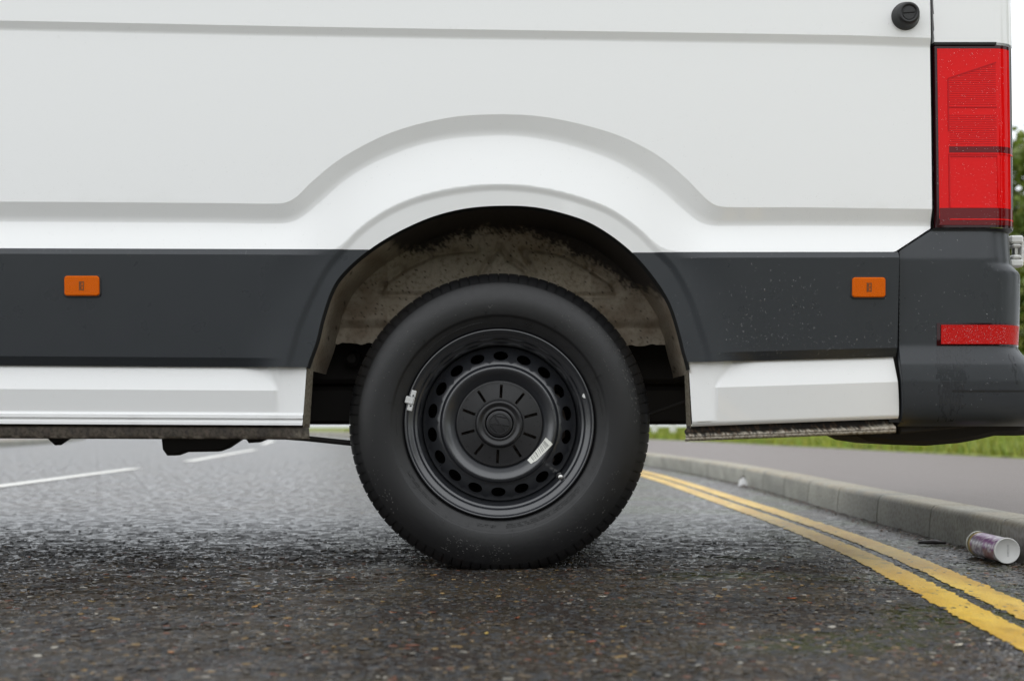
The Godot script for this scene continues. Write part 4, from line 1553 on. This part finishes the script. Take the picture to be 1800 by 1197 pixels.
	for s in [[[-0.32, 0.93], [0.0, 0.16]], [[0.32, 0.93], [0.0, 0.16]], [[-0.88, 0.42], [-0.45, -0.86]], [[-0.45, -0.86], [-0.02, 0.02]], [[0.02, 0.02], [0.45, -0.86]], [[0.88, 0.42], [0.45, -0.86]]]:
		var a := Vector2(s[0][0], s[0][1]) * 0.0245
		var b := Vector2(s[1][0], s[1][1]) * 0.0245
		var mid := (a + b) * 0.5
		em.box(Vector3(mid.x, mid.y, -0.0168), Vector3((b - a).length() + 0.002, 0.0030, 0.0042), 0.0008, Basis(Vector3.BACK, (b - a).angle()))
	var eo := local("emblem", em, MT.cap_plastic, w)
	eo.rotation.z = deg_to_rad(-118.0)
	# clip-on balance weight
	var wt := MB.new()
	var wb := Basis(Vector3.BACK, deg_to_rad(-14.0))
	var wc := Vector3(-0.2075, 0.0545, 0.0)
	wt.box(wc + wb * Vector3(0.001, 0.0170, 0.0015), Vector3(0.0125, 0.0165, 0.006), 0.0015, wb)
	wt.box(wc + wb * Vector3(0.001, -0.0165, 0.0015), Vector3(0.0125, 0.0160, 0.006), 0.0015, wb)
	wt.box(wc + wb * Vector3(-0.0035, 0.0, 0.003), Vector3(0.0215, 0.0170, 0.006), 0.0018, wb)
	wt.box(wc + wb * Vector3(0.0005, 0.0, 0.0055), Vector3(0.0100, 0.0172, 0.004), 0.0015, wb)
	local("balance_weight", wt, MT.weight_metal, w)
	var wh := MB.new()
	for sgn in [-1.0, 1.0]:
		wh.tube([wc + wb * Vector3(0.0018, sgn * 0.0125, 0.0035), wc + wb * Vector3(0.0018, sgn * 0.0125, 0.0048)], [0.0022, 0.0022], 12)
	local("balance_weight_hole", wh, MT.seal, w)
	var wd := MB.new()
	wd.lathe([[0.0056, -0.013], [0.0056, -0.0098, 1], [0.0, -0.0096]], 24, Vector3(0.2020, 0.0665, 0.002), -1.0)
	local("paint_dot", wd, MT.white_dot, w)
	# bar code label on the raised ring
	var la := [[927.0, 809.0], [937.0, 798.0], [948.6, 784.0], [954.0, 777.0], [959.5, 769.0]]
	var lb := [[933.5, 815.3], [944.0, 809.0], [955.0, 798.0], [964.0, 789.0], [971.9, 780.3]]
	var st := MB.new()
	st.colored = true
	var kx := (CZ + 0.02) / FPX
	var bars := RandomNumberGenerator.new()
	bars.seed = 8
	var rows := []
	var cols := []
	var nb := 150
	var bar := false
	var left := 0
	for i in nb:
		var tt := float(i) / (nb - 1) * 4.0
		var e := mini(int(tt), 3)
		var f := tt - e
		if left <= 0:
			bar = not bar
			left = bars.randi_range(1, 3) if bar else bars.randi_range(2, 7)
		left -= 1
		var row := []
		var cl := []
		for j in 9:
			var s := j / 8.0
			var u := lerpf(lerpf(la[e][0], la[e + 1][0], f), lerpf(lb[e][0], lb[e + 1][0], f), s)
			var v := lerpf(lerpf(la[e][1], la[e + 1][1], f), lerpf(lb[e][1], lb[e + 1][1], f), s)
			var p := Vector3((u - 900.0) * kx - WX, H + (VH - v) * kx - WY, 0)
			var r := Vector2(p.x, p.y).length()
			p.z = bulge_z(clampf(r, 0.1035, 0.14)) + 0.0008
			if r < 0.1045: p.z = maxf(p.z, -0.0300)
			row.append(p)
			cl.append(Color(0.10, 0.10, 0.10) if bar and s > 0.06 and s < 0.84 and tt > 0.55 and tt < 3.5 else Color(0.72, 0.72, 0.66))
		rows.append(row)
		cols.append(cl)
	st.sheet(rows, Vector3.BACK, cols)
	local("barcode_label", st, MT.sticker, w)
	# valve
	var va := MB.new()
	var vp := Vector3(0.1455, -0.1265, -0.060)
	va.lathe([[0.0098, 0.0], [0.0098, 0.004], [0.0078, 0.007], [0.0062, 0.008, 1], [0.0076, 0.009], [0.0076, 0.012], [0.0048, 0.014], [0.0048, 0.022], [0.0060, 0.023, 1], [0.0062, 0.036], [0.0054, 0.038], [0.0, 0.0382]], 20, vp, -1.0)
	local("valve", va, MT.steel, w)
	return w

# ------------------------------------------------------------------ rain drops standing on the van
func make_drops() -> void:
	var dome := MB.new()
	var prev := []
	for j in 5:
		var a := PI / 2 * j / 4.0
		var row := []
		for k in 8:
			var b := TAU * k / 8.0
			var p := Vector3(cos(b) * cos(a), sin(b) * cos(a), sin(a) * 0.34 - 0.03)
			row.append(dome.vert(p, Vector3(p.x * 0.75, p.y * 0.75, p.z * 1.6 + 0.3).normalized()))
		if j > 0:
			for k in 8: dome.quad(prev[k], prev[(k + 1) % 8], row[(k + 1) % 8], row[k])
		prev = row
	var dm := dome.mesh()
	var list := []
	# [count, u0, u1, v0, v1, region, r0, r1, stretch]
	for q in [[700, 0, 1630, 0, 440, 0, 0.0005, 0.0012, 1.0], [500, 0, 600, 270, 440, 0, 0.0005, 0.0014, 1.0], [260, 0, 1640, 34, 66, 0, 0.0007, 0.0017, 1.1], [420, 640, 1300, 200, 330, 0, 0.0005, 0.0013, 1.0], [260, 1210, 1640, 340, 400, 0, 0.0006, 0.0014, 1.0], [260, 0, 560, 440, 460, 1, 0.0006, 0.0014, 1.0], [120, 0, 530, 500, 640, 1, 0.0006, 0.0013, 1.2], [150, 1240, 1570, 446, 600, 1, 0.0009, 0.0021, 1.6], [150, 1260, 1574, 590, 630, 1, 0.0010, 0.0022, 1.4], [110, 1130, 1240, 450, 620, 1, 0.0008, 0.0018, 1.5], [110, 1270, 1440, 490, 600, 1, 0.0009, 0.0020, 2.2], [260, 1215, 1570, 640, 740, 2, 0.0005, 0.0012, 1.0], [140, 0, 530, 650, 740, 2, 0.0005, 0.0013, 1.0]]:
		for k in q[0]:
			var u := rng.randf_range(q[1], q[2])
			var v := rng.randf_range(q[3], q[4])
			if q[5] == 0 and (v > clad_top(u) - 2.0 or v > clad_top(u) or u > 1636.0): continue
			if q[5] == 1 and (v < clad_top(u) + 1.0 or v > clad_bot(u) - 1.0): continue
			if q[5] == 2 and (v < clad_bot(u) + 3.0 or v > sill_bot(u) - 3.0): continue
			if arch_gap(u, v) < 3.0: continue
			var z := relief(u, v, q[5])
			list.append([bp(u, v, z), relief_normal(u, v, q[5], z), rng.randf_range(q[6], q[7]) * (0.85 if rng.randf() < 0.5 else 1.35) * (0.6 if q[5] == 1 else 1.0), rng.randf_range(0.9, q[8] + 0.1)])
	for k in 620:
		var u := rng.randf_range(1648.0, 1768.0)
		var v := rng.randf_range(80.0, 396.0)
		list.append([bp(u, v, tail_z(u, v) + 0.0016), Vector3(0, 0, 1), rng.randf_range(0.0006, 0.0015), 1.1])
	for k in 120:
		var u := rng.randf_range(1590.0, 1765.0)
		var v := rng.randf_range(404.0, 725.0)
		list.append([bp(u, v, tail_z(u, v)), Vector3(0, 0, 1), rng.randf_range(0.0006, 0.0017), 1.4])
	for k in 160:
		var u := rng.randf_range(1656.0, 1770.0)
		var v := rng.randf_range(573.0, 604.0)
		list.append([bp(u, v, tail_z(u, v) + 0.0046), Vector3(0, 0, 1), rng.randf_range(0.0007, 0.0017), 1.1])
	var mm := MultiMesh.new()
	mm.transform_format = MultiMesh.TRANSFORM_3D
	mm.mesh = dm
	mm.instance_count = list.size()
	for k in list.size():
		var d = list[k]
		var nn: Vector3 = d[1]
		var x := Vector3.UP.cross(nn).normalized()
		var b := Basis(x, nn.cross(x), nn).scaled_local(Vector3(d[2], d[2] * d[3], d[2]))
		mm.set_instance_transform(k, Transform3D(b, d[0] - van.position))
	var o := MultiMeshInstance3D.new()
	o.name = "rain_drops"
	o.multimesh = mm
	o.material_override = MT.water_drop
	o.set_meta("kind", "stuff")
	van.add_child(o)

# ------------------------------------------------------------------ litter
func make_litter() -> void:
	# paper tube lying against the kerb
	var root := thing("snack_tube", Vector3(1.209, 0.004, -0.20), "patterned cardboard snack tube lying in the gutter, white end showing", "snack tube")
	var c := Vector3(1.209, 0.0365, 0.0)
	var wrap := MB.new()
	wrap.colored = true
	var rows := []
	var cols := []
	for j in 25:
		var z := lerpf(-0.105, -0.268, j / 24.0)
		var row := []
		var cl := []
		for k in 41:
			var a := TAU * k / 40.0
			row.append(c + Vector3(cos(a) * 0.0305, sin(a) * 0.0305, z))
			var t := n_mid.get_noise_3d(cos(a) * 0.03, sin(a) * 0.03, z * 0.7)
			var t2 := n_fine.get_noise_3d(cos(a) * 0.03, sin(a) * 0.03, z)
			var col := Color(0.55, 0.52, 0.56).lerp(Color(0.30, 0.10, 0.30), clampf(t * 1.4 + 0.35 + 0.4 * sin(a), 0.0, 1.0))
			if t2 > 0.25: col = col.lerp(Color(0.12, 0.05, 0.14), 0.7)
			if t2 < -0.3: col = col.lerp(Color(0.7, 0.68, 0.68), 0.7)
			if sin(a) < -0.1 and t > 0.1: col = col.lerp(Color(0.35, 0.18, 0.08), 0.6)
			cl.append(col)
		rows.append(row)
		cols.append(cl)
	var f := wrap.v.size()
	for j in 25:
		for k in 41:
			var d: Vector3 = rows[j][k] - c
			d.z = 0
			wrap.vert(rows[j][k], d.normalized(), cols[j][k])
	for j in 24:
		for k in 40: wrap.quad(j * 41 + k, j * 41 + k + 1, (j + 1) * 41 + k + 1, (j + 1) * 41 + k)
	put("wrapper", wrap, MT.tube_wrap, root)
	var end := MB.new()
	end.colored = true
	end.lathe([[0.0306, -0.108], [0.0317, -0.1065], [0.0318, -0.1015], [0.0306, -0.0995], [0.0290, -0.1000], [0.0280, -0.1022], [0.0, -0.1025]], 48, c, -1.0, Color(0.62, 0.62, 0.60))
	put("base_disc", end, MT.litter, root)
	var txt := MB.new()
	txt.colored = true
	for k in 9:
		for j in 2:
			txt.box(c + Vector3(0.001 + j * 0.003, 0.014 - k * 0.0034, -0.1022), Vector3(0.0016, rng.randf_range(0.0014, 0.0026), 0.0004), 0.0, Basis.IDENTITY, Color(0.30, 0.30, 0.30))
	stuff(put("printed_code", txt, MT.litter, root))
	var lid := MB.new()
	lid.colored = true
	lid.lathe([[0.0306, -0.268], [0.0306, -0.282], [0.0306, -0.2821]], 48, c, -1.0, Color(0.55, 0.42, 0.16))
	lid.lathe([[0.0325, -0.280], [0.0328, -0.283], [0.0328, -0.290], [0.0315, -0.2925], [0.0, -0.2925]], 48, c, 1.0, Color(0.68, 0.68, 0.60))
	put("lid", lid, MT.litter, root)
	# small white scrap in the gutter further up
	var sc := MB.new()
	sc.colored = true
	var p := Vector3(1.284, 0.0, -4.0)
	sc.sheet([[p + Vector3(-0.03, 0.004, 0.01), p + Vector3(0, 0.016, 0.02), p + Vector3(0.025, 0.006, 0.01)], [p + Vector3(-0.02, 0.035, 0), p + Vector3(0.004, 0.05, 0.008), p + Vector3(0.022, 0.030, 0)], [p + Vector3(-0.008, 0.058, -0.006), p + Vector3(0.008, 0.066, 0), p + Vector3(0.018, 0.05, -0.01)], [p + Vector3(0.0, 0.02, -0.04), p + Vector3(0.012, 0.03, -0.04), p + Vector3(0.02, 0.006, -0.04)]], Vector3.BACK, [[Color(0.7, 0.7, 0.7), Color(0.7, 0.7, 0.7), Color(0.7, 0.7, 0.7)], [Color(0.7, 0.7, 0.7), Color(0.7, 0.7, 0.7), Color(0.7, 0.7, 0.7)], [Color(0.7, 0.7, 0.7), Color(0.7, 0.7, 0.7), Color(0.7, 0.7, 0.7)], [Color(0.7, 0.7, 0.7), Color(0.7, 0.7, 0.7), Color(0.7, 0.7, 0.7)]])
	tag(put("paper_scrap", sc, MT.litter), "crumpled white paper scrap lying in the gutter by the kerb", "paper scrap")
	var tw := MB.new()
	tw.colored = true
	tw.tube([Vector3(1.16, 0.008, -0.62), Vector3(1.20, 0.012, -0.60), Vector3(1.235, 0.008, -0.61)], [0.004, 0.007, 0.004], 8, true, Color(0.012, 0.011, 0.01))
	tag(put("twig", tw, MT.litter), "short black twig in the gutter beside the snack tube", "twig")
	# fallen leaves: small curled blades
	var spots := [[1393, 1055, 0.010, Color(0.42, 0.09, 0.02)], [1424, 1063, 0.006, Color(0.30, 0.10, 0.05)], [1234, 1101, 0.008, Color(0.34, 0.10, 0.03)], [1266, 1138, 0.010, Color(0.34, 0.14, 0.05)], [1400, 1143, 0.009, Color(0.30, 0.17, 0.06)], [1686, 1138, 0.010, Color(0.55, 0.50, 0.40)], [447, 1071, 0.012, Color(0.42, 0.22, 0.06)], [620, 1019, 0.010, Color(0.36, 0.17, 0.08)], [909, 1089, 0.008, Color(0.32, 0.09, 0.04)], [1040, 1131, 0.010, Color(0.30, 0.09, 0.05)], [855, 1118, 0.008, Color(0.45, 0.32, 0.08)], [762, 1014, 0.008, Color(0.50, 0.28, 0.08)], [50, 982, 0.012, Color(0.42, 0.13, 0.04)], [1096, 1104, 0.006, Color(0.55, 0.36, 0.08)], [1510, 1019, 0.004, Color(0.2, 0.05, 0.03)], [690, 1080, 0.008, Color(0.30, 0.11, 0.05)], [505, 1106, 0.009, Color(0.27, 0.10, 0.05)], [1060, 1052, 0.009, Color(0.6, 0.57, 0.5)], [300, 1150, 0.010, Color(0.33, 0.15, 0.06)], [160, 1060, 0.008, Color(0.4, 0.3, 0.12)]]
	for s in spots:
		var depth: float = FPX * H / (s[1] - VH)
		var at := Vector3((s[0] - 900.0) / FPX * depth, 0.0, CZ - depth)
		at.y = road_height(at.x, at.z) + 0.0025
		var m := MB.new()
		m.colored = true
		var b := Basis(Vector3.UP, rng.randf() * TAU)
		var rws := []
		var cls := []
		var r: float = s[2]
		for i in 7:
			var t := i / 6.0
			var wd := r * 0.42 * sin(PI * clampf(t * 0.94 + 0.03, 0.0, 1.0))
			var row := []
			var cl := []
			for j in [-1.0, 0.0, 1.0]:
				row.append(at + b * Vector3((t - 0.5) * 2.0 * r, 0.0015 * absf(j) + 0.003 * (t - 0.4) * (t - 0.4), j * wd))
				var f2 := rng.randf_range(0.75, 1.15)
				cl.append(Color(s[3].r * f2, s[3].g * f2, s[3].b * f2))
			rws.append(row)
			cls.append(cl)
		m.sheet(rws, Vector3.UP, cls)
		var o := put("fallen_leaf", m, MT.litter)
		var tint: Color = s[3]
		var kind := "reddish brown"
		if tint.r > 0.5: kind = "pale straw coloured"
		elif tint.g > 0.2: kind = "yellowish"
		elif tint.r > 0.4: kind = "bright orange"
		tag(o, "tiny %s leaf fragment stuck flat on the wet road" % kind, "leaf", "dead leaves scattered on the wet road")

# ------------------------------------------------------------------ verge, fence, trees
func make_green() -> void:
	# grass
	var tuft := MB.new()
	tuft.colored = true
	var r := RandomNumberGenerator.new()
	r.seed = 3
	for k in 9:
		var a := r.randf() * TAU
		var o := Vector3(r.randf_range(-0.04, 0.04), 0, r.randf_range(-0.04, 0.04))
		var h := r.randf_range(0.04, 0.085)
		var lean_ := Vector3(cos(a), 0, sin(a)) * h * r.randf_range(0.15, 0.6)
		var s := Vector3(-sin(a), 0, cos(a)) * 0.004
		var g := r.randf_range(0.8, 1.2)
		tuft.face([o - s, o + s, o + lean_ + Vector3(0, h, 0)], Vector3(cos(a), 0.5, sin(a)).normalized(), Color(0.22 * g, 0.28 * g, 0.035 * g))
	var tm := tuft.mesh()
	var mm := MultiMesh.new()
	mm.transform_format = MultiMesh.TRANSFORM_3D
	mm.use_colors = true
	mm.mesh = tm
	var n := 42000
	mm.instance_count = n
	for k in n:
		var d := lerpf(6.0, 46.0, pow(rng.randf(), 1.3))
		var off := 2.5 + 9.5 * pow(rng.randf(), 1.2)
		var x := cr(kerb_c, d) + off
		var y := 0.112 + (off - 2.44) * 0.011
		var sc := rng.randf_range(0.7, 1.6)
		mm.set_instance_transform(k, Transform3D(Basis(Vector3.UP, rng.randf() * TAU).scaled(Vector3.ONE * sc), Vector3(x, y, CZ - d)))
		var f := rng.randf_range(0.75, 1.35)
		mm.set_instance_color(k, Color(f * rng.randf_range(0.9, 1.35), f, f))
	var go := MultiMeshInstance3D.new()
	go.name = "grass"
	go.multimesh = mm
	go.material_override = MT.grass_blade
	add_child(go)
	stuff(go, "bright green grass on the verge behind the pavement", "grass")
	# white fence beyond the bend
	var fc := thing("fence", Vector3(0.0, 0.12, -30.0), "white post and rail fence on the grass beyond the pavement", "fence")
	var path := []
	for k in 26:
		var d := 24.0 + 1.0 * k
		path.append(Vector3(cr(kerb_c, d) + 4.2, 0.10, CZ - d))
	for k in path.size():
		var m := MB.new()
		m.box(path[k] + Vector3(0, 0.5, 0), Vector3(0.12, 1.0, 0.12), 0.015)
		put("post", m, MT.fence_white, fc)
	for y in [0.45, 0.85]:
		for k in path.size() - 1:
			var m := MB.new()
			var a: Vector3 = path[k]
			var b: Vector3 = path[k + 1]
			m.box((a + b) * 0.5 + Vector3(0, y, 0), Vector3(0.03, 0.1, (b - a).length() - 0.12), 0.005, Basis.looking_at(b - a, Vector3.UP))
			put("rail", m, MT.fence_white, fc)
	# trees: three shapes, each copied
	var kinds := [tree_mesh(1, 5.8, 2.0), tree_mesh(2, 6.4, 2.6), tree_mesh(3, 3.0, 1.9)]
	for q in [[0, 9.75, 25.0, 1.0, "broadleaf tree on the verge right behind the tail light", ""], [2, 9.6, 22.6, 0.98, "dense green bush under the trees behind the bumper", ""], [1, 15.0, 30.0, 1.1, "tall broadleaf tree on the verge beyond the van's tail", ""], [2, 12.4, 29.0, 1.2, "rounded green bush on the verge behind the door hinge", ""], [1, 9.0, 36.0, 1.0, "broadleaf tree on the verge past the white fence", ""], [1, 4.0, 46.0, 1.0, "broadleaf tree at the outside of the road's bend", ""], [1, -6.0, 58.0, 1.2, "tall broadleaf tree closing the view at the bend", ""],
			[1, 13.0, 14.0, 1.0, "broadleaf tree on the verge beside the van's tail", "trees lining the road beside and behind the viewer"], [1, 16.0, 5.0, 1.1, "broadleaf tree on the verge beside the van's tail", "trees lining the road beside and behind the viewer"], [0, 12.0, -3.0, 1.0, "broadleaf tree on the verge beside the van's tail", "trees lining the road beside and behind the viewer"], [1, 14.0, -11.0, 1.0, "broadleaf tree on the verge beside the van's tail", "trees lining the road beside and behind the viewer"]]:
		plant_tree(kinds[q[0]], q[0], Vector3(q[1], 0.12, CZ - q[2]), q[3], q[4], q[5])
	for k in 17:
		plant_tree(kinds[k % 2], k % 2, Vector3(-24.0 + 3.0 * k + rng.randf_range(-1, 1), 0.0, 27.0 + rng.randf_range(-2, 3)), rng.randf_range(0.85, 1.15), "broadleaf tree in the row across the road from the van", "trees facing the van's side")

func plant_tree(km: Array, kind: int, at: Vector3, s: float, label: String, group: String) -> void:
	var o := thing("bush" if kind == 2 else "tree", at, label, "bush" if kind == 2 else "tree", group)
	o.rotation.y = rng.randf() * TAU
	o.scale = Vector3.ONE * s
	local("trunk", km[0], MT.bark, o)
	local("crown", km[1], MT.leaf, o)

func tree_mesh(seed_: int, h: float, cr_: float) -> Array:
	var r := RandomNumberGenerator.new()
	r.seed = seed_
	var bush := h < 4.0
	var t := MB.new()
	var fork := h * (0.12 if bush else 0.30)
	t.tube([Vector3(0, -0.15, 0), Vector3(0.03, fork * 0.5, 0), Vector3(0, fork, 0.04), Vector3(0.1, h * 0.6, 0), Vector3(0.05, h * 0.85, 0.05)], [0.16, 0.12, 0.11, 0.06, 0.02], 9)
	var clumps := []
	for k in 62:
		var a := r.randf() * TAU
		var y := lerpf(fork * 0.9, h * 0.97, pow(r.randf(), 0.9))
		var f := (y - fork) / (h - fork)
		var rad := cr_ * sqrt(clampf(1.0 - pow((f - 0.38) / 0.66, 2.0), 0.05, 1.0)) * sqrt(r.randf()) * 0.9
		var p := Vector3(cos(a) * rad, y, sin(a) * rad)
		clumps.append(p)
		if k % 3 == 0:
			var s := Vector3(0.05, lerpf(fork, y, 0.35), 0)
			t.tube([s, s.lerp(p, 0.5) + Vector3(0, 0.12, 0), p], [0.05, 0.035, 0.012], 6)
	var c := MB.new()
	c.colored = true
	for p in clumps:
		var tone := r.randf_range(0.75, 1.25)
		var warm := r.randf_range(0.85, 1.3)
		for k in 150:
			var d := Vector3(r.randfn(), r.randfn() * 0.75, r.randfn()) * 0.34 * (cr_ / 2.2)
			var q: Vector3 = p + d
			var nn := Vector3(r.randfn(), absf(r.randfn()) + 0.3, r.randfn()).normalized()
			var x := nn.cross(Vector3(r.randfn(), r.randfn(), r.randfn())).normalized() * r.randf_range(0.07, 0.12)
			var y := nn.cross(x).normalized() * r.randf_range(0.05, 0.08)
			c.face([q - x, q - y * 0.9, q + x, q + y], nn, Color(0.145 * tone * warm, 0.185 * tone, 0.034 * tone))
	return [t.mesh(), c.mesh()]
